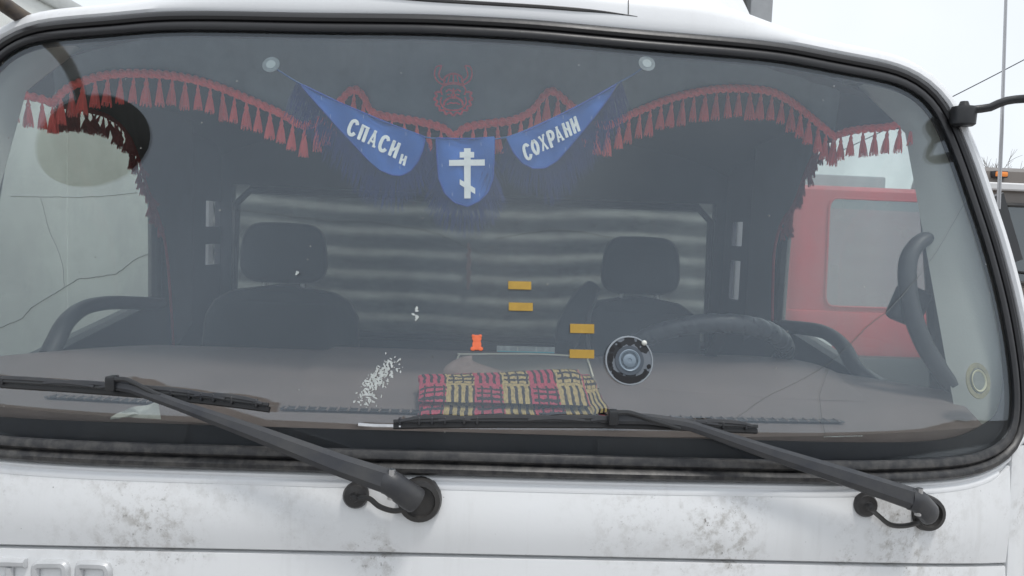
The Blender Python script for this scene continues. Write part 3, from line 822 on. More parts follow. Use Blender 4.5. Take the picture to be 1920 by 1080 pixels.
# ------------------------------------------------------------------ wipers
NRM = Vector((0, -0.95, 0.32))
def wiper(blade, arm_px, clip, pivot, pr, grom, hose, tip=None):
    aoff = [-0.055, -0.052, -0.044, -0.036, -0.030, -0.028]
    P = [gl(a, b, aoff[min(i, 5)]) for i, (a, b) in enumerate(arm_px)]
    n = len(P)
    pts = resample(P, n=40, smooth=False)
    m = MB(); m.strip(pts, lambda t: lerp(0.042, 0.019, min(1, t*1.35)), lambda t: lerp(0.016, 0.008, t), NRM, False, 0.6)
    arm = build('wiper', m, BLKW, truck)
    # pivot head
    pc = gl(*pivot, -0.030)
    d = (P[0]-pc)
    m = MB(); m.lathe([(pr, -0.02), (pr, 0.002), (pr*0.93, 0.010), (pr*0.72, 0.012), (pr*0.66, 0.006), (pr*0.1, 0.006)], gl(*pivot, -0.016), (0, -1, 0.06), 32); build('pivot_boot', m, RUB, arm)
    hd = [pc+Vector((0, -0.012, 0)), pc.lerp(P[0], 0.5)+Vector((0, -0.010, 0)), P[0]+Vector((0, -0.004, 0)), P[0].lerp(P[1], 0.12)+Vector((0, -0.002, 0))]
    m = MB(); m.tube(resample(hd, n=16), lambda t: 0.0235-0.002*t if t > 0.12 else 0.0235*math.sqrt(max(0.04, 1-(1-t/0.12)**2)), 14, flat=0.75, ref=NRM); build('pivot_head', m, BLKW, arm)
    m = MB(); m.tube([P[0]+Vector((0, -0.008, 0.026)), P[0]+Vector((0, -0.008, -0.026))], 0.006, 8); build('hinge_pin', m, STEEL, arm)
    # blade: backbone, bridges, rubber
    Bp = resample([gl(a, b, -0.020) for a, b in blade], n=60, smooth=True)
    L_ = 59
    m = MB(); m.strip([p-NRM*0.006 for p in Bp], 0.010, 0.010, NRM); bl = build('wiper_rubber', m, pm('wiper_rubber', (0.014, 0.014, 0.015), 0.5), arm)
    up = Vector((0, 0.3, 0.95))
    def span(a, b, k=12): return [Bp[int(round(lerp(a, b, q/k)*L_))] for q in range(k+1)]
    m = MB(); m.strip([p+up*0.008+NRM*0.004 for p in span(0.0, 1.0, 40)], 0.006, 0.005, NRM); build('blade_spine', m, BLK, arm)
    for a, b in ((0.02, 0.20), (0.12, 0.50), (0.36, 0.64), (0.52, 0.88), (0.80, 0.985)):
        m = MB(); q = span(a, b, 14)
        m.strip([p+up*(0.008+0.006*math.sin(math.pi*i/14)**0.7)+NRM*0.005 for i, p in enumerate(q)], lambda t: 0.005+0.003*math.sin(math.pi*t), 0.006, NRM); build('blade_bridge', m, BLKW, arm)
    for t in [0.03, 0.07, 0.11, 0.15, 0.19, 0.23, 0.74, 0.78, 0.82, 0.86, 0.90, 0.97]:
        p = Bp[int(t*L_)]
        m = MB(); m.box(p+up*0.008+NRM*0.006, (0.005, 0.009, 0.014), 0.0015, 1); build('blade_claw', m, BLKW, arm)
    # clip
    cc = gl(*clip, -0.034)
    m = MB(); m.box(cc, (0.017, 0.022, 0.026), 0.003, 2); build('blade_clip', m, BLK, arm)
    # nozzle hose and grommet
    gc = gl(*grom, -0.015)
    m = MB(); m.lathe([(0.0225, -0.015), (0.0225, 0.002), (0.019, 0.008), (0.009, 0.011), (0.006, 0.022), (0.001, 0.023)], gc, (0, -1, 0.1), 24); build('hose_grommet', m, RUB, arm)
    H = [gc+Vector((0, -0.018, 0))]+[gl(a, b, -0.024) for a, b in hose]
    m = MB(); m.tube(resample(H, n=30), 0.0048, 8); build('washer_hose', m, RUB, arm)
    P2 = [gl(a, b, -0.040) for a, b in tip]
    m = MB(); m.tube(resample(P2, n=20), 0.0045, 8); build('spray_tube', m, BLK, arm)
wiper([(-110, 712), (0, 722), (150, 732), (300, 744), (420, 757), (505, 768)],
      [(735, 905), (640, 873), (480, 812), (300, 747), (250, 728), (212, 720)], (210, 718), (787, 938), 0.0385, (667, 929), [(690, 934), (712, 950), (740, 958), (768, 952)],
      tip=[(216, 711), (240, 713), (275, 730), (300, 742)])
wiper([(738, 799), (860, 797), (1000, 797), (1150, 798), (1300, 803), (1418, 808)],
      [(1718, 938), (1600, 899), (1440, 848), (1290, 797), (1220, 786), (1150, 785)], (1149, 782), (1738, 962), 0.0345, (1623, 947), [(1645, 965), (1668, 983), (1695, 986), (1722, 980)],
      tip=[(1156, 774), (1180, 774), (1225, 788), (1275, 803)])
# bare metal spine sticking out of the right blade
mb = MB(); mb.strip([gl(672, 796, -0.02), gl(700, 798, -0.02), gl(752, 799, -0.021)], 0.006, 0.003, NRM); build('bare_wiper_strip', mb, STEEL, truck)

# ------------------------------------------------------------------ mirrors and outside fittings
mr = MB()
b = at(1806, 216, 0.34)
mr.lathe([(0.021, -0.024), (0.026, -0.02), (0.027, 0.010), (0.024, 0.018), (0.012, 0.020), (0.008, 0.030), (0.001, 0.031)], b, (0, 0, 1), 24)
mo = build('mirror_mount', mr, BLK, truck)
mb = MB(); mb.tube(resample([at(1795, 208, 0.34), at(1830, 205, 0.33), at(1858, 201, 0.32), at(1880, 191, 0.31), at(1910, 186, 0.30), at(1990, 184, 0.26), at(2040, 210, 0.36), at(2070, 330, 0.50)], n=40), lambda t: 0.009+0.006*min(1, max(0, (t-0.2)*4)), 10); build('mirror_arm', mb, BLK, mo)
mb = MB(); mb.box(at(2075, 470, 0.52), (0.22, 0.09, 0.42), 0.03, 3); build('mirror_housing', mb, BLK, mo)
mb = MB(); mb.strip([at(1857, 368, 0.46), at(1866, 400, 0.46), at(1878, 440, 0.455), at(1893, 492, 0.45)], 0.052, 0.02, (0.3, -1, 0)); build('door_deflector', mb, BLK, truck)
mb = MB(); mb.tube([at(1872, 392, 0.42), at(1878, 250, 0.42), at(1886, 0, 0.42), at(1890, -160, 0.42)], lambda t: lerp(0.0046, 0.0026, t), 8); build('antenna', mb, pm('antenna_rod', (0.45, 0.45, 0.46), 0.35, 0.6), truck)
# front mirror on its arm: seen as a reflection in the glass
G = gl(165, 262); nn = gn(G.x, G.z); dd = (G-CAM).normalized(); rf = dd-nn*(2*dd.dot(nn))
MP = G+rf*0.47
base = gl(62, 44, 0.03)
mb = MB(); mb.tube(resample([base+Vector((0.03, 0.05, 0.0)), base, base.lerp(MP, 0.45)+Vector((0.0, -0.02, 0.05)), MP+rf*0.05], n=24), 0.0165, 10); fa = build('front_mirror_arm', mb, pm('old_arm_metal', (0.06, 0.05, 0.045), 0.5, 0.2, 0.4, 30, 0, 1, 0.5, 0, None, (0.16, 0.12, 0.08)), truck)
hu, hv = RI-nn*(2*RI.dot(nn)), UP-nn*(2*UP.dot(nn))
mb = MB(); mb.grid([[MP+hu*(0.192*q*math.cos(k*math.pi/24))+hv*(0.135*q*math.sin(k*math.pi/24))+rf*h for k in range(48)] for q, h in ((0.01, -0.012), (0.9, -0.010), (0.99, -0.004), (1.0, 0.004), (0.93, 0.03), (0.6, 0.06), (0.01, 0.072))], True)
build('front_mirror_housing', mb, BLK, fa)

# ------------------------------------------------------------------ cracks, drawn cable reflection, residue and marks in the windshield
def crack_or_reflection(px, r=0.0009):
    r *= 0.72
    P = [gl(a+R.uniform(-1.5, 1.5), b+R.uniform(-1.5, 1.5), 0.003) for a, b in px]
    P2 = resample(P, n=len(P)*6, smooth=False)
    P2 = [p+Vector((R.uniform(-.0008, .0008), 0, R.uniform(-.0008, .0008))) for p in P2]
    m = MB(); m.tube(P2, r, 5); build('crack_or_reflection', m, GLASSLINEM, wind)
crack_or_reflection([(-20, 626), (0, 616), (42, 596), (58, 578), (88, 560), (118, 541), (148, 524), (180, 519), (220, 513), (238, 499), (255, 487), (280, 477)], 0.0010)
crack_or_reflection([(78, 372), (92, 430), (108, 470), (118, 502), (119, 541)], 0.0005)
crack_or_reflection([(20, 368), (80, 371), (150, 371), (205, 367), (258, 361)], 0.0008)
crack_or_reflection([(1595, 645), (1628, 612), (1664, 584), (1690, 556), (1726, 512)], 0.0011)
crack_or_reflection([(1726, 512), (1760, 466), (1796, 402), (1826, 350)], 0.0005)
crack_or_reflection([(1368, 792), (1440, 742), (1510, 708), (1560, 676), (1595, 645)], 0.0006)
crack_or_reflection([(420, 388), (520, 402), (627, 414), (693, 416), (795, 429), (845, 446), (870, 460), (923, 486)], 0.0005)  # reflection of a cable, drawn as a dark line in the glass
crack_or_reflection([(930, 446), (1025, 432), (1088, 434), (1152, 446)], 0.0007)  # the cable reflection carried on, again as a drawn dark line
crack_or_reflection([(1553, 690), (1537, 740), (1540, 790), (1548, 822)], 0.0005)
def flakes(name, spine, n, wpx, spx):
    m = MB()
    for k in range(n):
        t = R.random(); i = min(int(t*(len(spine)-1)), len(spine)-2); f = t*(len(spine)-1)-i
        cx_ = lerp(spine[i][0], spine[i+1][0], f)+R.gauss(0, wpx); cy_ = lerp(spine[i][1], spine[i+1][1], f)+R.gauss(0, wpx*0.7)
        s = spx*R.uniform(0.35, 1.2); a0 = R.random()*6.28; el = R.uniform(1.0, 3.2)
        q = R.randint(5, 7); pts = []
        for j in range(q):
            a = 6.283*j/q; r_ = s*R.uniform(0.45, 1.0); dx, dy = r_*math.cos(a)*el, r_*math.sin(a)
            pts.append(gl(cx_+dx*math.cos(a0)-dy*math.sin(a0), cy_+dx*math.sin(a0)+dy*math.cos(a0), -0.0006-k*1e-6))
        m.prism(pts, (0, -0.0005, 0))
    build(name, m, RESID, wind)
flakes('glue_residue', [(740, 682), (715, 700), (700, 718), (684, 752)], 240, 11, 2.3)
flakes('glue_residue', [(784, 578), (773, 588), (784, 598)], 12, 2.0, 3.0)
flakes('glue_residue', [(556, 505), (558, 512)], 4, 1.5, 2.2)
m = MB()
for k in range(16):
    a, b = 1545+k*4.6, 819-0.1*k
    m.strip([gl(a, b, 0.0075), gl(a+R.uniform(1.8, 3.4), b-R.uniform(-1, 1), 0.0075)], 0.0018, 0.0006, (0, -1, 0))
build('glass_marking', m, RESID, wind)

# ================================================================== THINGS IN THE CAB
# ---- tassel (shared)
def tassel_mesh(mat, seed):
    rr = random.Random(seed); m = MB()
    m.lathe([(0.0022, 0.0), (0.0030, -0.008), (0.0050, -0.013), (0.0052, -0.016), (0.0036, -0.0195), (0.0050, -0.026), (0.0072, -0.042), (0.0080, -0.054), (0.001, -0.054)], (0, 0, 0), (0, 0, 1), 10)
    for k in range(26):
        a = 2*math.pi*k/26+rr.uniform(-.1, .1); q = rr.uniform(0.85, 1.12); L_ = -0.0615*rr.uniform(0.94, 1.05)
        d = Vector((math.cos(a), math.sin(a), 0)); tw = Vector((-d.y, d.x, 0))*rr.gauss(0, 0.0008)
        m.tube([d*0.0036+Vector((0, 0, -0.019)), d*0.0066*q+Vector((0, 0, -0.032)), d*0.0092*q+tw+Vector((0, 0, -0.048)), d*0.0106*q+tw*2+Vector((0, 0, L_))], 0.0011, 3, cap=False)
    o = build('tassel', m, mat); me = o.data; bpy.data.objects.remove(o)
    return me
SIDET = pm('dull_red_trim', (0.28, 0.05, 0.05), 0.9, 0, 0.3, 50)
TM = tassel_mesh(REDD, 3); TMD = tassel_mesh(SIDET, 5)
def hang_tassels(parent, path, step, scale=1.0, jit=0.045, skip=None, mesh=None):
    P = resample(path, step=step)
    for p in P[0:]:
        if skip and skip(p): continue
        o = bpy.data.objects.new('tassel', mesh or TM); COL.objects.link(o); o.parent = parent
        o.location = p-ORIG[parent]+Vector((0, 0, -0.006))
        o.rotation_euler = (R.gauss(0, jit*0.6), R.gauss(0, jit), R.random()*3)
        s = scale*R.uniform(0.92, 1.08); o.scale = (s*R.uniform(0.8, 1.05), s*R.uniform(0.8, 1.05), s)
def braid_mesh(path, r=0.0095):
    P = resample(path, step=0.004); m = MB()
    for k in range(2):
        Q = []
        for i, p in enumerate(P):
            a = i*0.75+math.pi*k
            Q.append(p+Vector((0, math.cos(a)*r*0.45, math.sin(a)*r*0.55)))
        m.tube(Q, r*0.62, 7)
    m.tube(P, r*0.75, 7)
    return m
def fabric(path, topf, folds=0.006, nv=10, thick=0.002, freq=60):
    P = resample(path, step=0.012); rows = []
    for i, p in enumerate(P):
        T = topf(p, i/(len(P)-1)); r_ = []
        for k in range(nv+1):
            q = p.lerp(T, k/nv); q = q+Vector((0, math.sin(i*0.012*freq)*folds*(k/nv*0.6+0.4)+0.004*math.sin(i*0.31+1), 0))
            r_.append(q)
        rows.append(r_)
    m = MB(); m.grid(rows)
    m.grid([[q+Vector((0, thick, 0)) for q in r_] for r_ in rows])
    return m
def vy(px): return lerp(0.50, 0.50, min(1, px/900)) if px < 900 else lerp(0.50, 0.60, (px-900)/660)
vb = [(104, 194), (118, 178), (140, 162), (190, 145), (250, 139), (330, 144), (400, 160), (470, 188), (530, 215), (570, 236), (600, 226), (640, 190), (655, 174), (670, 170), (684, 184), (700, 212), (740, 222), (790, 230), (830, 241), (852, 255), (874, 240), (920, 232), (960, 227), (995, 210), (1018, 182), (1032, 172), (1048, 180), (1066, 196), (1110, 228), (1140, 236), (1190, 212), (1250, 188), (1300, 175), (1350, 168), (1400, 168), (1445, 174), (1480, 192), (1510, 215), (1540, 240), (1562, 258)]
VP = [at(a, b, vy(a)) for a, b in vb]
val = thing('valance_curtain', (0, 0.5, 2.1), 'dark scalloped valance with red tassel trim across the top of the windshield', 'curtain')
build('fabric', fabric(VP, lambda p, t: Vector((p.x, p.y-0.03, 2.415-0.02*p.x**2))), FABV, val)
build('braid', braid_mesh([p+Vector((0, -0.010, 0)) for p in VP]), REDT, val)
hang_tassels(val, [p+Vector((0, -0.012, -0.002)) for p in VP], 0.0290)
# embroidered horned warrior head on the valance
em = MB()
def ept(x, y): return at(x, y, 0.478)
def estroke(pts, wpx=3.2, cl=False):
    em.strip(resample([ept(*p) for p in (pts+[pts[0]] if cl else pts)], n=max(10, len(pts)*5)), wpx/FPX*1.8, 0.002, (0, -1, 0))
for s in (-1, 1):
    mxx = lambda x: 850+s*(x-850)
    estroke([(mxx(832), 160), (mxx(820), 152), (mxx(815), 140), (mxx(818), 126), (mxx(828), 123)], 3)
    estroke([(mxx(836), 152), (mxx(827), 148), (mxx(823), 139), (mxx(828), 123)], 3)
    estroke([(mxx(832), 160), (mxx(834), 146), (mxx(842), 140), (mxx(850), 138)], 4)
    estroke([(mxx(836), 172), (mxx(842), 168), (mxx(847), 171)], 3)
    estroke([(mxx(832), 160), (mxx(827), 168), (mxx(829), 178)], 3)
    estroke([(mxx(826), 172), (mxx(816), 174), (mxx(819), 180), (mxx(814), 186), (mxx(820), 190), (mxx(817), 197), (mxx(824), 200), (mxx(824), 207), (mxx(832), 207), (mxx(836), 214), (mxx(843), 211), (mxx(850), 217)], 4)
    estroke([(mxx(828), 182), (mxx(826), 192), (mxx(832), 202), (mxx(840), 206), (mxx(850), 207)], 3)
    estroke([(mxx(850), 182), (mxx(842), 184), (mxx(834), 190), (mxx(832), 198)], 4)
    estroke([(mxx(838), 196), (mxx(845), 193), (mxx(850), 194)], 2.5)
    estroke([(mxx(838), 178), (mxx(845), 177)], 2.5)
    estroke([(mxx(843), 142), (mxx(841), 151), (mxx(839), 158)], 2.5)
estroke([(832, 160), (841, 157), (850, 156), (859, 157), (868, 160)], 5)
estroke([(850, 138), (850, 156)], 3)
estroke([(850, 166), (848, 176), (846, 182), (850, 184), (854, 182), (852, 176), (850, 166)], 3)
build('embroidered_head', em, EMB, val)
# ---- curtain pieces at the windshield pillars and along the doors
def side_curtain(label, A, Ay, B, Bx, sgn):
    t = thing('side_curtain', (sgn*1.0, 0.7, 2.0), label, 'curtain', 'curtains over the door windows')
    PA = [at(p[0], p[1], y) for p, y in zip(A, Ay)]
    build('front_fabric', fabric(PA, lambda p, q: Vector((p.x, p.y, 2.375)), 0.003), FABD, t)
    build('front_braid', braid_mesh(PA), REDT, t)
    hang_tassels(t, PA, 0.026, 0.95)
    PB = [atx(p[0], p[1], Bx) for p in B]
    ys = [p.y for p in PB]
    def top(p, q):
        return Vector((sgn*1.03, lerp(ys[0], 1.50, q), 2.40)) if q < 0.45 else Vector((sgn*1.03, 1.50, lerp(2.40, 1.6, (q-0.45)/0.55)))
    build('fabric', fabric(PB, top, 0.004, 12), FABD, t)
    build('braid', braid_mesh(PB, 0.006), SIDET, t)
    cut = int(len(PB)*0.72)
    hang_tassels(t, PB[:cut], 0.020, 0.85, 0.25, None, TMD)
side_curtain('dark curtain with red tassels over the side window at the left',
             [(-60, 150), (-20, 164), (10, 172), (45, 178), (80, 186), (104, 196)], [0.38, 0.40, 0.43, 0.45, 0.48, 0.50],
             [(108, 198), (160, 206), (205, 220), (238, 250), (258, 292), (276, 352), (298, 410), (312, 470), (320, 560), (326, 660)], -1.01, -1)
side_curtain('dark curtain with red tassels over the side window beside the steering wheel',
             [(1562, 258), (1585, 248), (1620, 242), (1660, 239), (1690, 232), (1712, 222)], [0.60, 0.56, 0.52, 0.48, 0.45, 0.43],
             [(1560, 262), (1548, 268), (1530, 284), (1515, 312), (1503, 344), (1488, 384), (1465, 420), (1452, 470), (1449, 540), (1448, 600)], 0.985, 1)

# ---- blue pennant hung from two suction cups
pen = thing('pennant', (0, 0.27, 2.2), 'blue three part pennant with white lettering and a white cross hung inside windshield', 'pennant')
YP = 0.272
def pp(px, py, dy=0.0): return at(px, py, YP+dy)
flagL = [(563, 157), (590, 170), (640, 194), (690, 215), (740, 236), (797, 257), (793, 280), (784, 302), (770, 320), (752, 329), (735, 328), (712, 318), (690, 299), (665, 272), (635, 240), (605, 206), (580, 178)]
flagM = [(818, 259), (850, 260), (890, 260), (927, 257), (926, 300), (924, 335), (915, 360), (898, 377), (876, 387), (852, 379), (834, 362), (823, 335), (820, 300)]
flagR = [(950, 258), (990, 244), (1040, 220), (1090, 195), (1156, 158), (1142, 182), (1120, 212), (1095, 243), (1068, 275), (1045, 301), (1022, 315), (1000, 316), (980, 306), (964, 287), (955, 270)]
def cloth(poly, seed):
    """thin quilted flag: triangulated sheet with thickness and a soft ripple"""
    P = [pp(*p) for p in poly]; P = resample(P+[P[0]], n=70, smooth=False)[:-1]
    m = MB(); c = sum(P, Vector())/len(P); K = 6; rows = []
    for k in range(1, K+1):
        rows.append([c.lerp(p, k/K)+Vector((0, 0.0045*math.sin(70*(c.lerp(p, k/K).x*0.9+c.lerp(p, k/K).z*0.45+seed))+0.003*math.sin(33*(c.lerp(p, k/K).z-c.lerp(p, k/K).x+seed))-0.003, 0)) for p in P])
    m.grid(rows, True); i0 = len(m.v); m.v.append(c+Vector((0, -0.003, 0))); n = len(P)
    for j in range(n): m.f.append((i0, j, (j+1) % n))
    off = len(m.v); m.v += [v+Vector((0, 0.0025, 0)) for v in m.v[:off]]; m.f += [tuple(off+i for i in f[::-1]) for f in m.f[:]]
    for j in range(n):
        a, b = (K-1)*n+j, (K-1)*n+(j+1) % n; m.f.append((a, b, off+b, off+a))
    return m
fl = [build('flag', cloth(p, s), BLUE, pen) for p, s in ((flagL, 0.1), (flagM, 0.5), (flagR, 0.9))]
HEMM = pm('blue_hem', (0.012, 0.06, 0.36), 0.6, 0, 0.15, 40)
for fo, poly in zip(fl, (flagL, flagM, flagR)):
    P = resample([pp(*p, -0.006) for p in poly+[poly[0]]], n=90, smooth=False)[:-1]
    m = MB(); m.tube(P, 0.0017, 5, True); build('hem', m, HEMM, fo)
    c_ = sum(P, Vector())/len(P); m = MB()
    for k in range(4, len(P), 15):
        q = P[k].lerp(c_, 0.16)+Vector((0, -0.004, 0)); m.strip([q, q+Vector((0.0006, 0, -0.007))], 0.0012, 0.0006, (0, -1, 0))
    build('stitch', m, pm('stitch_thread', (0.22, 0.32, 0.55), 0.7), fo)
# dark navy fringe round each flag
def fringe(parent, edge, ln, n, seed):
    rr = random.Random(seed); P = resample([pp(*p, 0.004) for p in edge], n=n); m = MB()
    for i, p in enumerate(P):
        tg = P[min(i+1, n-1)]-P[max(i-1, 0)]; tg.normalize()
        L_ = (ln(i/(n-1)) if callable(ln) else ln)*rr.uniform(0.45, 1.12)
        d = Vector((tg.z, 0, -tg.x)); d = d if d.z < 0 else -d
        d = (d*0.45+Vector((rr.gauss(0, 0.10), rr.gauss(0, 0.10), -1))).normalized()
        p = p+Vector((0, rr.uniform(0, 0.006), 0))
        q1 = p+d*L_*0.5+Vector((rr.gauss(0, .002), 0, 0)); q2 = p+d*L_
        m.tube([p, q1, q2], lambda t: 0.0007*(1-0.6*t), 3, cap=False)
    ob = build('fringe', m, NAVY, parent); ob['kind'] = 'stuff'
fringe(fl[0], [(556, 152), (580, 178), (605, 206), (635, 240), (665, 272), (690, 299), (712, 318), (735, 328), (752, 329), (770, 320), (784, 302), (793, 280), (797, 260)], lambda t: 0.075 if t < 0.75 else 0.055, 900, 1)
fringe(fl[1], [(818, 262), (820, 300), (823, 335), (834, 362), (852, 379), (876, 387), (898, 377), (915, 360), (924, 335), (926, 300), (927, 260)], 0.062, 620, 2)
fringe(fl[2], [(950, 262), (955, 270), (964, 287), (980, 306), (1000, 316), (1022, 315), (1045, 301), (1068, 275), (1095, 243), (1120, 212), (1142, 182), (1166, 152)], lambda t: 0.055 if t < 0.3 else 0.078, 840, 3)
cord = [(509, 124), (530, 137), (563, 157), (640, 194), (690, 215), (740, 236), (797, 257), (850, 260), (890, 260), (950, 257), (1040, 220), (1090, 195), (1156, 157), (1190, 138), (1212, 121)]
mb = MB(); CP = [pp(*p, -0.001) for p in cord]; CP[0] = gl(509, 124, 0.02); CP[-1] = gl(1212, 121, 0.02)
mb.tube(resample(CP, n=90), 0.0017, 7); build('cord', mb, pm('blue_cord', (0.03, 0.09, 0.24), 0.7), pen)
CUP = pm('clear_suction_cup', (0.13, 0.16, 0.17), 0.25, 0, 0.2, 60)
for a, b in ((508, 121), (1213, 119)):
    c = gl(a, b, 0.007); n_v = -gn(c.x, c.z)
    mb = MB(); mb.lathe([(0.0175, 0.0), (0.0168, 0.002), (0.012, 0.006), (0.0075, 0.008), (0.0075, 0.016), (0.005, 0.018), (0.001, 0.018)], c, n_v, 24); sc_o = build('suction_cup', mb, CUP, pen)
    mb = MB(); mb.lathe([(0.0095, -0.0002), (0.0095, 0.0006), (0.001, 0.0006)], c-n_v*0.0006, n_v, 20); build('cup_pad', mb, pm('pale_cup_pad', (0.27, 0.32, 0.33), 0.4), sc_o)
# lettering: old-Slavonic style heavy stems with slab ends
GLY = {
 'С': [((0.85, 0.80), (0.70, 0.97), (0.40, 0.98), (0.15, 0.78), (0.12, 0.25), (0.35, 0.02), (0.68, 0.04), (0.88, 0.24))],
 'П': [((0.20, 0.0), (0.20, 0.95)), ((0.78, 0.0), (0.78, 0.95)), ((0.02, 0.95), (0.98, 0.95)), ((0.05, 0.02), (0.36, 0.02)), ((0.63, 0.02), (0.95, 0.02))],
 'А': [((0.10, 0.0), (0.40, 0.98)), ((0.40, 0.98), (0.80, 0.0)), ((0.22, 0.30), (0.70, 0.24)), ((0.25, 0.98), (0.60, 0.98)), ((0.62, 0.02), (0.98, 0.02))],
 'И': [((0.18, 0.0), (0.18, 0.97)), ((0.80, 0.0), (0.80, 0.97)), ((0.20, 0.28), (0.78, 0.72)), ((0.02, 0.97), (0.36, 0.97)), ((0.64, 0.97), (0.98, 0.97)), ((0.02, 0.02), (0.36, 0.02)), ((0.64, 0.02), (0.98, 0.02))],
 'О': [((0.50, 1.0), (0.20, 0.76), (0.14, 0.40), (0.50, 0.0), (0.86, 0.40), (0.80, 0.76), (0.50, 1.0))],
 'Х': [((0.14, 0.0), (0.80, 0.98)), ((0.20, 0.98), (0.86, 0.0)), ((0.04, 0.97), (0.36, 0.97)), ((0.66, 0.97), (0.98, 0.97)), ((0.68, 0.02), (1.0, 0.02))],
 'Р': [((0.22, -0.05), (0.22, 0.97)), ((0.10, 0.97), (0.60, 0.97), (0.88, 0.80), (0.84, 0.52), (0.55, 0.40), (0.28, 0.44)), ((0.04, -0.04), (0.42, -0.04))],
 'Н': [((0.18, 0.0), (0.18, 0.97)), ((0.80, 0.0), (0.80, 0.97)), ((0.20, 0.66), (0.78, 0.36)), ((0.02, 0.97), (0.36, 0.97)), ((0.64, 0.02), (0.98, 0.02))],
}
def word(txt, p0, adv, up, wpx, parent, stroke=6.2):
    """p0 lower-left pixel, adv = pixel advance per letter, up = pixel up vector for one letter height"""
    u = Vector(adv).normalized()
    for k, ch in enumerate(txt):
        m = MB()
        for si, st in enumerate(GLY[ch]):
            pts = []
            for gx, gy in st:
                x = p0[0]+adv[0]*k+u[0]*wpx*gx+up[0]*gy; y = p0[1]+adv[1]*k+u[1]*wpx*gx+up[1]*gy
                pts.append(pp(x, y, -0.0105-0.0004*si))
            thick_ = abs(st[0][0]-st[-1][0]) < 0.05 and len(st) == 2
            m.strip(resample(pts, n=4 if len(st) == 2 else 18, smooth=len(st) > 2), (stroke if (thick_ or len(st) > 2) else stroke*0.62)/FPX*1.6, 0.0012, (0, -1, 0))
        build('letter', m, LETW, parent)
word('СПАСИ', (650, 249), (19.4, 10.0), (9.5, -26), 16.5, fl[0])
word('И', (748, 305), (14, 7), (4.5, -16), 12.5, fl[0], 4.6)
word('СОХРАНИ', (987, 301), (14.9, -8.4), (-8.5, -26), 13.6, fl[2], 5.4)
m = MB()
def cbar(poly, dy): m.prism([pp(x, y, dy) for x, y in poly], (0, -0.0012, 0))
cbar([(870, 278), (882.5, 278), (882.5, 372), (870.5, 372)], -0.0105)
cbar([(862, 285), (889, 285), (889, 295.5), (862, 295.5)], -0.0109)
cbar([(842, 300), (909, 299), (909, 310.5), (842, 311)], -0.0109)
cbar([(862, 336), (891, 353), (891, 364), (862, 346)], -0.0109)
build('cross', m, LETW, fl[1])

# ---- amber tape strips stuck on the inside of the glass
for (x0, y0, x1, y1), lab in (((953, 527, 996, 543), 'highest amber sticker stuck on the windshield, right of centre'),
                             ((954, 567, 999, 583), 'second highest amber sticker on the windshield, just below the highest one'),
                             ((1069, 607, 1114, 625), 'amber sticker on the windshield directly above the lowest amber one'),
                             ((1068, 655, 1114, 672), 'lowest amber sticker on the windshield, beside the round grey disc')):
    m = MB(); rows = []
    poly = [gl(x0, y0, -0.0005), gl(x1, y0+1, -0.0005), gl(x1, y1, -0.0005), gl(x0, y1-1, -0.0005)]
    m.prism(poly, (0, -0.0009, 0)); tag(build('sticker', m, TAPE, None, False), lab, 'sticker', 'amber stickers on the windshield')
# ---- round suction mount
c = gl(1180, 676, -0.0022); nv = -gn(c.x, c.z)
sm = thing('round_disc', c.copy(), 'round grey and black disc stuck on windshield before the steering wheel', 'disc')
def blot():
    mt = bpy.data.materials.new('blotched_cup'); mt.use_nodes = True; t = mt.node_tree; b = t.nodes['Principled BSDF']
    cc = nd(t, 'ShaderNodeTexCoord'); n = nd(t, 'ShaderNodeTexNoise'); n.inputs['Scale'].default_value = 42; n.inputs['Detail'].default_value = 2
    t.links.new(cc.outputs['Object'], n.inputs['Vector']); r = nd(t, 'ShaderNodeValToRGB'); r.color_ramp.interpolation = 'CONSTANT'
    r.color_ramp.elements[0].color = (0.016, 0.018, 0.022, 1); r.color_ramp.elements[1].position = 0.47; r.color_ramp.elements[1].color = (0.14, 0.16, 0.185, 1)
    t.links.new(n.outputs['Fac'], r.inputs[0]); t.links.new(r.outputs[0], b.inputs['Base Color']); b.inputs['Roughness'].default_value = 0.4
    return mt
m = MB(); m.lathe([(0.0440, 0.0), (0.0440, 0.0014), (0.001, 0.0014)], c, nv, 48); build('cup_body', m, blot(), sm)
m = MB(); m.lathe([(0.0445, -0.0012), (0.0455, 0.001), (0.043, 0.001), (0.0425, -0.0012)], c, nv, 48, None, False); build('cup_rim', m, pm('pale_cup_rim', (0.28, 0.31, 0.34), 0.4), sm)
m = MB(); m.lathe([(0.027, -0.0008), (0.027, 0.0015), (0.001, 0.0015)], c-nv*0.0008, nv, 36); build('cup_middle', m, pm('blue_grey_cup', (0.07, 0.085, 0.105), 0.35), sm)
m = MB(); m.lathe([(0.0205, -0.002), (0.0190, -0.0032), (0.0165, -0.002), (0.012, -0.002), (0.010, -0.003), (0.004, -0.003), (0.003, -0.0015), (0.001, -0.0015)], c, nv, 32); build('cup_disc', m, pm('silver_blue_disc', (0.20, 0.25, 0.30), 0.4, 0.2), sm)
ca = nv.orthogonal().normalized(); ca = (Vector((1, 0, 0))-nv*nv.x).normalized(); cb = nv.cross(ca); cb = cb if cb.z > 0 else -cb
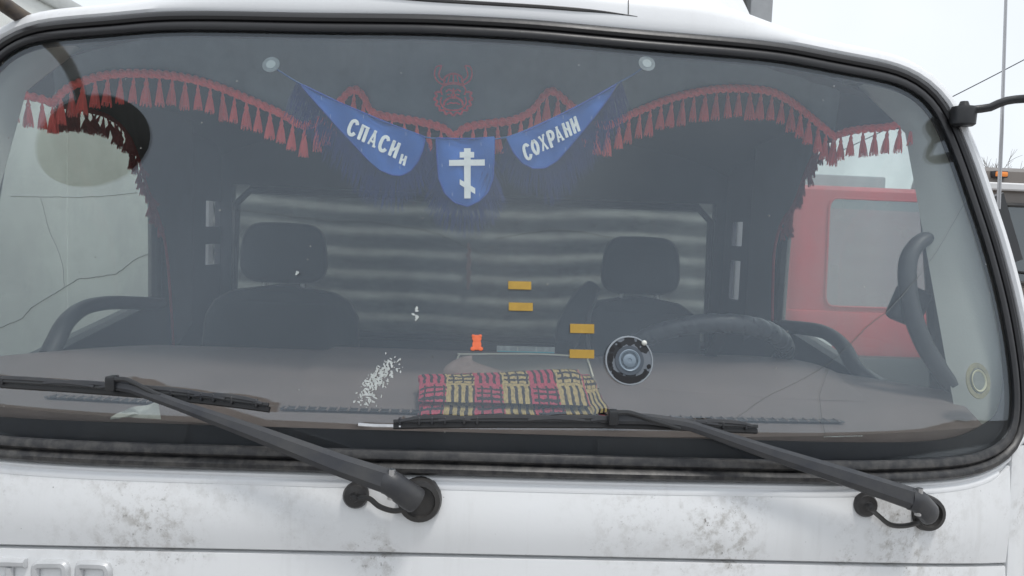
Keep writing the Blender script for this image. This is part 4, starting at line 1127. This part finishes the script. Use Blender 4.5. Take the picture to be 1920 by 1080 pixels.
for a0, a1, r0, r1 in ((205, 335, 0.0305, 0.0420), (338, 352, 0.034, 0.0415), (160, 186, 0.030, 0.040), (188, 200, 0.034, 0.039), (140, 156, 0.033, 0.0425), (118, 131, 0.030, 0.037)):
    k_ = 14; oo, ii = [], []
    for q in range(k_+1):
        a = math.radians(lerp(a0, a1, q/k_)); fd = math.sin(math.pi*q/k_)**0.5
        mid = (r0+r1)/2; ro_ = mid+(r1-mid)*fd+R.uniform(-.0008, .0008); ri2 = mid+(r0-mid)*fd+R.uniform(-.001, .001)
        oo.append(c-nv*0.0009+(ca*math.cos(a)+cb*math.sin(a))*ro_); ii.append(c-nv*0.0009+(ca*math.cos(a)+cb*math.sin(a))*ri2)
    m = MB(); m.grid([oo, ii]); m.grid([[p_+nv*0.0006 for p_ in oo], [p_+nv*0.0006 for p_ in ii]]); build('black_patch', m, pm('black_patch', (0.006, 0.006, 0.008), 0.5), sm)
m = MB(); m.sphere(gl(1208, 643, -0.004), 0.0050); build('knob', m, pm('pale_knob', (0.70, 0.71, 0.66), 0.4), sm)
# ---- yellowed suction cup in the lower corner
c = gl(1835, 714, 0.008); nv = -gn(c.x, c.z)
s2 = thing('suction_cup', c, 'yellowed clear suction cup in the lower right corner of the windshield', 'suction cup')
m = MB(); m.lathe([(0.037, 0.0), (0.038, 0.0015), (0.034, 0.004), (0.028, 0.006), (0.027, 0.0)], c, nv, 40, None, False); build('cup_ring', m, pm('yellowed_rubber', (0.24, 0.22, 0.12), 0.35, 0, 0.4, 50), s2)
m = MB(); m.lathe([(0.0255, 0.0), (0.026, 0.003), (0.020, 0.010), (0.010, 0.016), (0.001, 0.016)], c, nv, 36); build('cup_dome', m, pm('cloudy_cup', (0.17, 0.18, 0.15), 0.3, 0, 0.3, 60), s2)
m = MB(); m.lathe([(0.0235, -0.0012), (0.0225, -0.0026), (0.0195, -0.0012), (0.019, 0)], c, nv, 36, None, False); build('cup_lip', m, pm('cup_lip', (0.42, 0.42, 0.30), 0.3), s2)

# ---- things on the dashboard
DZ = 1.664
# folded patterned cloth
def cloth_mat():
    mt = bpy.data.materials.new('block_print_cloth'); mt.use_nodes = True; t = mt.node_tree; b = t.nodes['Principled BSDF']; L = t.links.new
    uv = nd(t, 'ShaderNodeUVMap'); wn = nd(t, 'ShaderNodeTexNoise'); wn.inputs['Scale'].default_value = 9; wn.inputs['Detail'].default_value = 3
    L(uv.outputs[0], wn.inputs['Vector'])
    ws = nd(t, 'ShaderNodeVectorMath', operation='MULTIPLY_ADD'); ws.inputs[1].default_value = (0.10, 0.09, 0); L(wn.outputs['Color'], ws.inputs[0]); L(uv.outputs[0], ws.inputs[2])
    sp = nd(t, 'ShaderNodeSeparateXYZ'); L(ws.outputs[0], sp.inputs[0])
    def M(op, a, b_=None, c_=None):
        q = nd(t, 'ShaderNodeMath', operation=op)
        for i, x in enumerate((a, b_, c_)):
            if x is None: continue
            if isinstance(x, (int, float)): q.inputs[i].default_value = x
            else: L(x, q.inputs[i])
        return q.outputs[0]
    U, V = sp.outputs['X'], sp.outputs['Y']
    fu, fv = M('FRACT', U), M('FRACT', V)
    A = M('GREATER_THAN', M('FRACT', M('MULTIPLY', M('ADD', M('FLOOR', U), M('FLOOR', V)), 0.5)), 0.25)      # pink / yellow cell
    H = M('GREATER_THAN', fv, 0.52)
    X = M('ABSOLUTE', M('SUBTRACT', A, H))
    bars = M('GREATER_THAN', M('SINE', M('MULTIPLY_ADD', fu, 25.1, -0.8)), -0.25)
    dash_ = M('MULTIPLY', M('GREATER_THAN', M('SINE', M('MULTIPLY', fv, 44.0)), -0.25), M('GREATER_THAN', M('SINE', M('MULTIPLY', fu, 18.8)), -0.8))
    pat = M('ADD', M('MULTIPLY', X, bars), M('MULTIPLY', M('SUBTRACT', 1.0, X), dash_))
    edge = M('MAXIMUM', M('LESS_THAN', fu, 0.07), M('LESS_THAN', M('ABSOLUTE', M('SUBTRACT', fv, 0.52)), 0.035))
    pat = M('MAXIMUM', pat, edge)
    n2 = nd(t, 'ShaderNodeTexNoise'); n2.inputs['Scale'].default_value = 14; n2.inputs['Detail'].default_value = 5; L(uv.outputs[0], n2.inputs['Vector'])
    wear = nd(t, 'ShaderNodeMapRange'); wear.inputs['From Min'].default_value = 0.3; wear.inputs['From Max'].default_value = 0.6; wear.inputs['To Min'].default_value = 0.45; L(n2.outputs['Fac'], wear.inputs['Value'])
    pat = M('MULTIPLY', pat, wear.outputs[0])
    c1 = nd(t, 'ShaderNodeMix', data_type='RGBA'); c1.inputs['A'].default_value = (0.42, 0.05, 0.09, 1); c1.inputs['B'].default_value = (0.42, 0.32, 0.13, 1); L(A, c1.inputs[0])
    c2 = nd(t, 'ShaderNodeMix', data_type='RGBA'); c2.inputs['A'].default_value = (0.022, 0.016, 0.02, 1); L(c1.outputs['Result'], c2.inputs['B']); L(pat, c2.inputs[0])
    L(c2.outputs['Result'], b.inputs['Base Color']); b.inputs['Roughness'].default_value = 0.9
    fz = nd(t, 'ShaderNodeTexNoise'); fz.inputs['Scale'].default_value = 160; L(uv.outputs[0], fz.inputs['Vector'])
    bp = nd(t, 'ShaderNodeBump'); bp.inputs['Strength'].default_value = 0.4; bp.inputs['Distance'].default_value = 0.003; L(fz.outputs['Fac'], bp.inputs['Height']); L(bp.outputs[0], b.inputs['Normal'])
    return mt
CM = cloth_mat()
fc = thing('folded_cloth', dh(950, 740), 'folded pink, yellow and black patterned cloth lying on the dashboard', 'cloth')
def fold(corners, hb, hf, th, u0, u1, v0, v1, seed):
    """soft slab: corners back-left, back-right, front-right, front-left (pixels)"""
    C4 = [dh(*corners[0], hb), dh(*corners[1], hb), dh(*corners[2], hf), dh(*corners[3], hf)]; m = MB(); m.uv = []; NX, NY = 36, 14
    def sheet(dz, shrink, flip):
        rows = []
        for i in range(NY+1):
            r_ = []
            for j in range(NX+1):
                a, b = j/NX, i/NY
                p = C4[0].lerp(C4[1], a).lerp(C4[3].lerp(C4[2], a), b)
                ed = min(1, min(b, 1-b)*7)**0.5; ee = min(1, min(a, 1-a)*14)**0.5
                h = noise.noise(Vector((p.x*9+seed, p.y*9, 0.3)))*0.006*ed+noise.noise(Vector((p.x*30+seed, p.y*22, 0.7)))*0.0025
                zz = p.z+(dz*ed*ee if dz > 0 else dz*ed)+(h if dz > 0 else 0)
                p2 = Vector((p.x+noise.noise(Vector((b*5, seed, 1)))*0.006, p.y+noise.noise(Vector((a*5, seed, 4)))*0.006, zz)); r_.append(p2); m.uv.append((lerp(u0, u1, a), lerp(v1, v0, b)))
            rows.append(r_)
        m.grid(rows)
    sheet(th/2, 0, False); sheet(-th/2, 0, True)
    n = (NX+1)*(NY+1)
    ring = [j for j in range(NX+1)]+[i*(NX+1)+NX for i in range(1, NY+1)]+[NY*(NX+1)+j for j in range(NX-1, -1, -1)]+[i*(NX+1) for i in range(NY-1, 0, -1)]
    for k in range(len(ring)):
        a, b = ring[k], ring[(k+1) % len(ring)]; m.f.append((a, b, n+b, n+a))
    return m
build('bottom_fold', fold([(786, 722), (1100, 714), (1142, 780), (786, 790)], 0.007, 0.005, 0.012, 0.15, 6.3, 0.15, 1.1, 3.0), CM, fc)
build('top_fold', fold([(787, 703), (1086, 693), (1108, 760), (785, 752)], 0.024, 0.016, 0.013, 0, 6, 2.0, 3.0, 9.0), CM, fc)
build('corner_flap', fold([(1086, 702), (1106, 702), (1142, 772), (1110, 776)], 0.017, 0.010, 0.008, 1.0, 2.0, 0.0, 1.0, 5.0), CM, fc)
# brown felt cap behind the cloth
m = MB(); c = dh(885, 694, 0.010)
rows = []
for k in range(9):
    t = k/8; r_ = math.cos(t*math.pi/2)**0.6 if t < 1 else 0.02
    rows.append([c+Vector((0.075*r_*math.cos(a)*(1+0.12*math.cos(a+0.5)), 0.05*r_*math.sin(a), -0.012+0.034*t*(1.0-0.35*math.cos(a)))) for a in [2*math.pi*j/26 for j in range(26)]])
m.grid(rows, True); tag(build('cap', m, BROWN), 'brown felt cap lying behind the folded patterned cloth', 'cap')
# grey tray mat with pale edging
m = MB(); q = [dh(a, b, 0.002) for a, b in ((862, 664), (1100, 674), (1124, 730), (850, 722))]
m.prism(q, (0, 0, 0.003)); mt_ = thing('dash_mat', dh(980, 690), 'grey mat with pale edging on the dashboard under the patterned cloth', 'mat')
build('mat_sheet', m, GREY2, mt_, False)
m = MB(); m.tube(resample([dh(a, max(b, 664), 0.006) for a, b in ((853, 694), (858, 672), (863, 661), (868, 660), (1000, 664), (1095, 669), (1102, 675), (1112, 706))], n=60), 0.0022, 6); build('edging', m, CREAM, mt_)
# orange bear-shaped puffy sticker on the glass
bc = gl(894, 642, 0.0075)
br = thing('bear_sticker', bc, 'small orange bear shaped sticker on the windshield above the patterned cloth', 'sticker')
bn = gn(bc.x, bc.z); sc1 = (bc-CAM).length/FPX
def puff(x, y, rx, ry, h=0.0016):
    m = MB(); c0 = gl(x, y, -0.0008); e1_ = (Vector((1, 0, 0))-bn*bn.x).normalized(); e2_ = e1_.cross(bn); e2_ = e2_ if e2_.z > 0 else -e2_
    m.grid([[c0+e1_*(rx*sc1*r*math.cos(a))+e2_*(ry*sc1*r*math.sin(a))+bn*z for a in [2*math.pi*k/16 for k in range(16)]] for r, z in ((0.01, 0), (0.9, 0), (1.0, h*0.4), (0.9, h), (0.01, h*1.2))], True)
    return m
build('torso', puff(894, 646, 8.4, 11, 0.0016), ORANGE, br)
build('head', puff(894, 635, 9, 7, 0.0020), ORANGE, br)
for s_ in (-1, 1):
    build('ear', puff(894+s_*6.6, 630, 3.2, 3.0, 0.0024), ORANGE, br)
    build('foot', puff(894+s_*7.2, 654, 4.8, 4.0, 0.0024), ORANGE, br)
# clear plastic holder
ph = thing('plastic_holder', at(985, 660, 0.60), 'clear plastic strip with a cyan edge lying beside the orange bear sticker', 'holder')
a, b = at(931, 659, 0.60), at(1040, 662, 0.60)
m = MB(); m.strip([a, b], 0.004, 0.015, (0, 0, 1)); build('strip', m, pm('frosted_plastic', (0.36, 0.39, 0.39), 0.25, 0, 0.15, 60), ph)
m = MB(); m.strip([a+Vector((0.002, -0.004, 0)), b+Vector((-0.002, -0.004, 0))], 0.003, 0.0028, (0, 0, 1)); build('cyan_edge', m, pm('cyan_edge', (0.12, 0.42, 0.48), 0.3), ph)
for t in (0.36, 0.68):
    m = MB(); m.box(a.lerp(b, t)+Vector((0, -0.003, 0.0075)), (0.001, 0.002, 0.013)); build('divider', m, CREAM, ph)
# crumpled tissue near the glass
tp = [(207, 783), (225, 773), (247, 765), (272, 760), (297, 755), (300, 775), (303, 796), (255, 794), (207, 792)]
m = MB(); P = [gl(a, b, 0.014+0.010*abs(math.sin(k*1.7))) for k, (a, b) in enumerate(tp)]; c = gl(262, 778, 0.018); K = 7; PR = resample(P+[P[0]], n=41, smooth=False)[:-1]
rows = []
for k in range(1, K+1):
    rows.append([c.lerp(p, k/K)+Vector((0, 0, 0.006*noise.noise(c.lerp(p, k/K)*38))) for p in PR])
m.grid(rows, True); i0 = len(m.v); m.v.append(c); [m.f.append((i0, j, (j+1) % 40)) for j in range(40)]
off = len(m.v); m.v += [v-Vector((0, 0, 0.0015)) for v in m.v[:off]]; m.f += [tuple(off+i for i in f[::-1]) for f in m.f[:]]
tag(build('tissue', m, PAPER), 'crumpled white tissue on the dashboard behind the left wiper', 'tissue')

# ================================================================== SURROUNDINGS
def wheels(parent, xs, ys, r=0.48, wd=0.26):
    for x in xs:
        for y in ys:
            m = MB(); m.lathe([(0.18, -wd/2), (r*0.9, -wd/2), (r, -wd*0.35), (r, wd*0.35), (r*0.9, wd/2), (0.18, wd/2)], (x, y, r), (1, 0, 0), 24); wq = build('wheel', m, TYRE, parent)
            m = MB(); m.lathe([(0.03, -wd/2-0.01), (0.22, -wd*0.4), (0.25, -wd/2-0.01), (0.25, wd/2+0.01), (0.22, wd*0.4), (0.03, wd/2+0.01)], (x, y, r), (1, 0, 0), 16); build('rim', m, GREYP, wq)
# white box truck on the left
XL = -2.27
bt = thing('box_truck', (-3.5, 4.5, 0), 'white box truck parked alongside, seen through the left side window', 'truck')
m = MB(); m.box((XL-1.22, 4.6, 2.05), (2.44, 8.4, 2.2), 0.02, 2); build('box_body', m, WHITE_B, bt)
m = MB(); m.box((XL+0.004, 4.6, 3.11), (0.03, 8.4, 0.09), 0.01, 2); build('top_rail', m, pm('pale_alloy_rail', (0.60, 0.61, 0.60), 0.4, 0.3, 0.1, 8), bt)
m = MB(); m.box((XL+0.004, 4.6, 1.0), (0.03, 8.4, 0.10), 0.01, 2); build('bottom_rail', m, GREYP, bt)
for y in (0.46, 8.75): m = MB(); m.box((XL+0.003, y, 2.05), (0.036, 0.10, 2.12), 0.008, 2); build('corner_post', m, GREYP, bt)
for k in range(6): m = MB(); m.box((XL+0.001, 1.8+k*1.2, 2.05), (0.008, 0.012, 2.0), 0.002, 1); build('panel_joint', m, WHITE_B, bt)
m = MB(); m.box((XL-1.2, 4.0, 0.82), (0.9, 9, 0.2), 0.01); build('chassis', m, BLKW, bt)
wheels(bt, (XL-0.25, XL-2.15), (1.6, 6.8))
# cab-over trucks facing the camera on the right
def cabover(name, label, x0, x1, y, ztop, zsill, pil, body, visor, glass=GLASS3, zw=0.16):
    t = thing(name, ((x0+x1)/2, y+0.8, 0), label, 'truck'); W = x1-x0; cx_ = (x0+x1)/2
    m = MB(); rows = []
    for z, sh, fy in ((0.55, 0.0, 0.0), (0.75, 0.0, -0.05), (1.2, 0.0, -0.05), (zsill, 0.0, -0.03), (zsill+0.01, 0.0, 0.0), (lerp(zsill, ztop, 0.8), 0.04, 0.12), (ztop-0.07, 0.07, 0.17), (ztop-0.02, 0.12, 0.26), (ztop, 0.22, 0.45)):
        ring = []
        hw = W/2-sh; r = 0.14
        for (sx_, sy_, a0) in ((1, 0, -90), (1, 1, 0), (-1, 1, 90), (-1, 0, 180)):
            for k in range(6):
                a = math.radians(a0+90*k/5)
                yy0, yy1 = y+fy, y+1.7-sh
                ring.append(Vector((cx_+sx_*(hw-r)+r*math.cos(a), (yy0+r if sy_ == 0 else yy1-r)+r*math.sin(a), z)))
        rows.append(ring)
    m.grid(rows, True); n = len(m.v); m.f.append(tuple(range(n-24, n))); build('cab_body', m, body, t)
    zt = ztop-zw
    def wp(u, v): return Vector((lerp(x0+pil, x1-pil, u)+lerp(0, 0.03 if u < .5 else -0.03, v), y-0.012+0.15*((lerp(zsill+0.06, zt, v)-zsill)/(ztop-zsill)), lerp(zsill+0.06, zt, v)))
    ol = []
    for u0, v0, a0 in ((0.93, 0.10, -90), (0.93, 0.90, 0), (0.07, 0.90, 90), (0.07, 0.10, 180)):
        for k in range(5): a = math.radians(a0+90*k/4); ol.append((u0+0.07*math.cos(a), v0+0.10*math.sin(a)))
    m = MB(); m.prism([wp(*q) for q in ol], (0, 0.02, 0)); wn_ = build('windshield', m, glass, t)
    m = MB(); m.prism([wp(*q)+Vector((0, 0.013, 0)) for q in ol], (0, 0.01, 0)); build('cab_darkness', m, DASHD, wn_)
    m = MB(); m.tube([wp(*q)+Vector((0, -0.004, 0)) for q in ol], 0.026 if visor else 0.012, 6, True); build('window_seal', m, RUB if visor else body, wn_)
    if visor:
        m = MB(); m.strip([Vector((x0+0.05, y+0.14, ztop-0.25)), Vector((x1-0.05, y+0.14, ztop-0.25))], 0.085, 0.10, (0, -1, 0)); build('sun_visor', m, pm('visor_white', (0.66, 0.66, 0.66), 0.4), t)
        for q in range(5):
            m = MB(); m.box((x0+0.26+q*(W-0.52)/4, y+0.14, ztop-0.11), (0.14, 0.12, 0.055), 0.012, 2); ml = build('marker_lamp', m, AMBER, t)
            m = MB(); m.box((x0+0.26+q*(W-0.52)/4, y+0.15, ztop-0.11), (0.16, 0.11, 0.075), 0.008, 2); build('lamp_frame', m, BLK, ml)
    m = MB(); m.box((cx_, y-0.07, 0.62), (W, 0.18, 0.34), 0.04, 2); build('bumper', m, BLK, t)
    for s in (-1, 1):
        m = MB(); m.box((cx_+s*(W/2-0.28), y-0.10, 0.90), (0.34, 0.12, 0.2), 0.03, 2); build('headlight', m, pm('headlight_lens', (0.6, 0.62, 0.62), 0.15), t)
        if not visor: continue
        P = [wp(0.5+s*0.06, 0.0), wp(0.5+s*0.2, 0.12), wp(0.5+s*0.36, 0.15)]
        m = MB(); m.tube([p+Vector((0, -0.04, 0)) for p in P], 0.012, 6); build('wiper', m, BLK, t)
    for k in range(5 if visor else 0):
        m = MB(); m.box((cx_, y-0.066, 0.86+k*0.06), (W*0.5, 0.04, 0.035), 0.008, 1); build('grille_bar', m, BLK, t)
    wheels(t, (x0+0.25, x1-0.25), (y+0.85,), 0.46)
    m = MB(); m.box((cx_, y+4.6, 1.95), (W, 5.4, 2.0 if not visor else 1.7), 0.03, 2); build('cargo_box', m, pm('grey_cargo', (0.42, 0.45, 0.47), 0.6, 0, 0.1, 2), t)
    m = MB(); m.box((cx_, y+4.4, 0.78), (0.8, 7, 0.2), 0.01); build('chassis', m, BLKW, t)
    wheels(t, (x0+0.25, x1-0.25), (y+5.6,), 0.46)
    return t
YRD = 6.9; rx0 = at(1484, 500, YRD).x
red = cabover('parked_truck', 'red truck facing forward, seen through the right side window', rx0, rx0+2.02, YRD, 2.68, 1.26, 0.40, RED, False, glassmat('pale_glass', 0.22, (0.55, 0.6, 0.6), False, 0.03, 0.20))
yk = 7.0; dx0 = at(1836, 450, yk).x; zk = at(1876, 306, yk).z
dk = cabover('parked_truck', 'dark brown truck with amber roof lamps at the far right edge', dx0, dx0+2.4, yk, zk, at(1890, 540, yk).z, 0.10, DARKTRUCK, True, GLASS3, 0.45)
m = MB(); c = at(1921, 597, yk-0.1); m.box(c, (0.10, 0.012, 0.10), 0.004, 1); yl = build('warning_label', m, YELL, dk)
m = MB(); m.prism([c+Vector((0.02*a, -0.009, 0.022*b)) for a, b in ((-1, -1), (1, -1), (0, 1))], (0, -0.002, 0)); build('label_mark', m, BLK, yl)
# overhead cable with its poles
A_, B_ = at(1770, 181, 15), at(1921, 104, 15)
p1 = A_+(A_-B_)*1.9; p2 = B_+(B_-A_)*1.6
m = MB(); m.tube([p1.lerp(p2, k/30)-Vector((0, 0, 0.10*math.sin(math.pi*k/30))) for k in range(31)], 0.011, 6); tag(build('overhead_cable', m, BLK), 'thin dark overhead cable crossing the sky at the upper right', 'cable')
for p, lab in ((p1, 'wooden utility pole behind the truck, far end of the cable'), (p2, 'wooden utility pole at the near end of the cable')):
    t = thing('utility_pole', (p.x, p.y, 0), lab, 'pole', 'poles carrying the cable')
    m = MB(); m.tube([(p.x, p.y, 0), (p.x, p.y, p.z+0.25)], lambda q: 0.13-0.04*q, 10); build('post', m, WOOD, t)
    m = MB(); m.box((p.x, p.y, p.z-0.05), (1.2, 0.09, 0.1), 0.01); build('crossarm', m, WOOD, t)
# bare tree far behind
def bare_tree(base, h, seed, label):
    rr = random.Random(seed); t = thing('bare_tree', base, label, 'tree'); tm = MB(); bm_ = MB()
    def br(p, d, L_, r, lev, mbx):
        pts = [p]; q = p; dd_ = d
        for k in range(4):
            dd_ = (dd_+Vector((rr.gauss(0, .14), rr.gauss(0, .14), rr.gauss(0.06, .08)))).normalized(); q = q+dd_*L_/4; pts.append(q)
        mbx.tube(pts, lambda s: r*(1-0.55*s), 6 if lev < 2 else 4, cap=False)
        if lev >= 4: return
        for k in range(4 if lev else 7):
            s = rr.uniform(0.35, 1.0); i = min(3, int(s*4)); b = pts[i].lerp(pts[i+1], s*4-i if s < 1 else 1)
            a = rr.uniform(0, 6.28); sp = rr.uniform(0.5, 0.9)
            nd_ = (dd_+Vector((math.cos(a)*sp, math.sin(a)*sp, rr.uniform(-0.1, 0.35)))).normalized()
            br(b, nd_, L_*rr.uniform(0.48, 0.68), r*0.5, lev+1, bm_)
    br(Vector(base), Vector((0, 0, 1)), h*0.5, 0.13, 0, tm)
    build('trunk', tm, BARK, t); build('crown', bm_, BARK, t)
tb = at(1846, 300, 24); bare_tree((tb.x, 24, 0), tb.z+1.1, 4, 'bare leafless tree behind the parked trucks at the right')
# unseen dark hall added behind the viewer to darken the low windshield reflection
hall = thing('added_hall', (0, -11, 0), 'unseen dark hall added across the yard to darken the low windshield reflection', 'building')
m = MB(); rows = []
for z in (0, 1.0, 2.2, 3.1):
    rows.append([Vector((-70+140*j/560, -9.5+(0.04 if (j//2) % 2 else -0.04), z)) for j in range(561)])
m.grid(rows); build('wall', m, HALLM, hall)
m = MB(); m.prism([(-70.3, -9.2, 3.1), (-70.3, -15.5, 3.8), (-70.3, -21.5, 3.1)], (140.6, 0, 0)); build('roof', m, pm('hall_roof', (0.10, 0.10, 0.105), 0.7, 0.2, 0.2, 1), hall)
m = MB(); m.box((0, -15.5, 1.52), (139.8, 11.7, 3.04)); build('hall_body', m, HALLM, hall)
for x in (-9, 5): m = MB(); m.box((x, -9.40, 1.4), (4.0, 0.10, 2.8), 0.02); build('sliding_door', m, pm('hall_door', (0.09, 0.085, 0.08), 0.7, 0, 0.2, 1), hall)
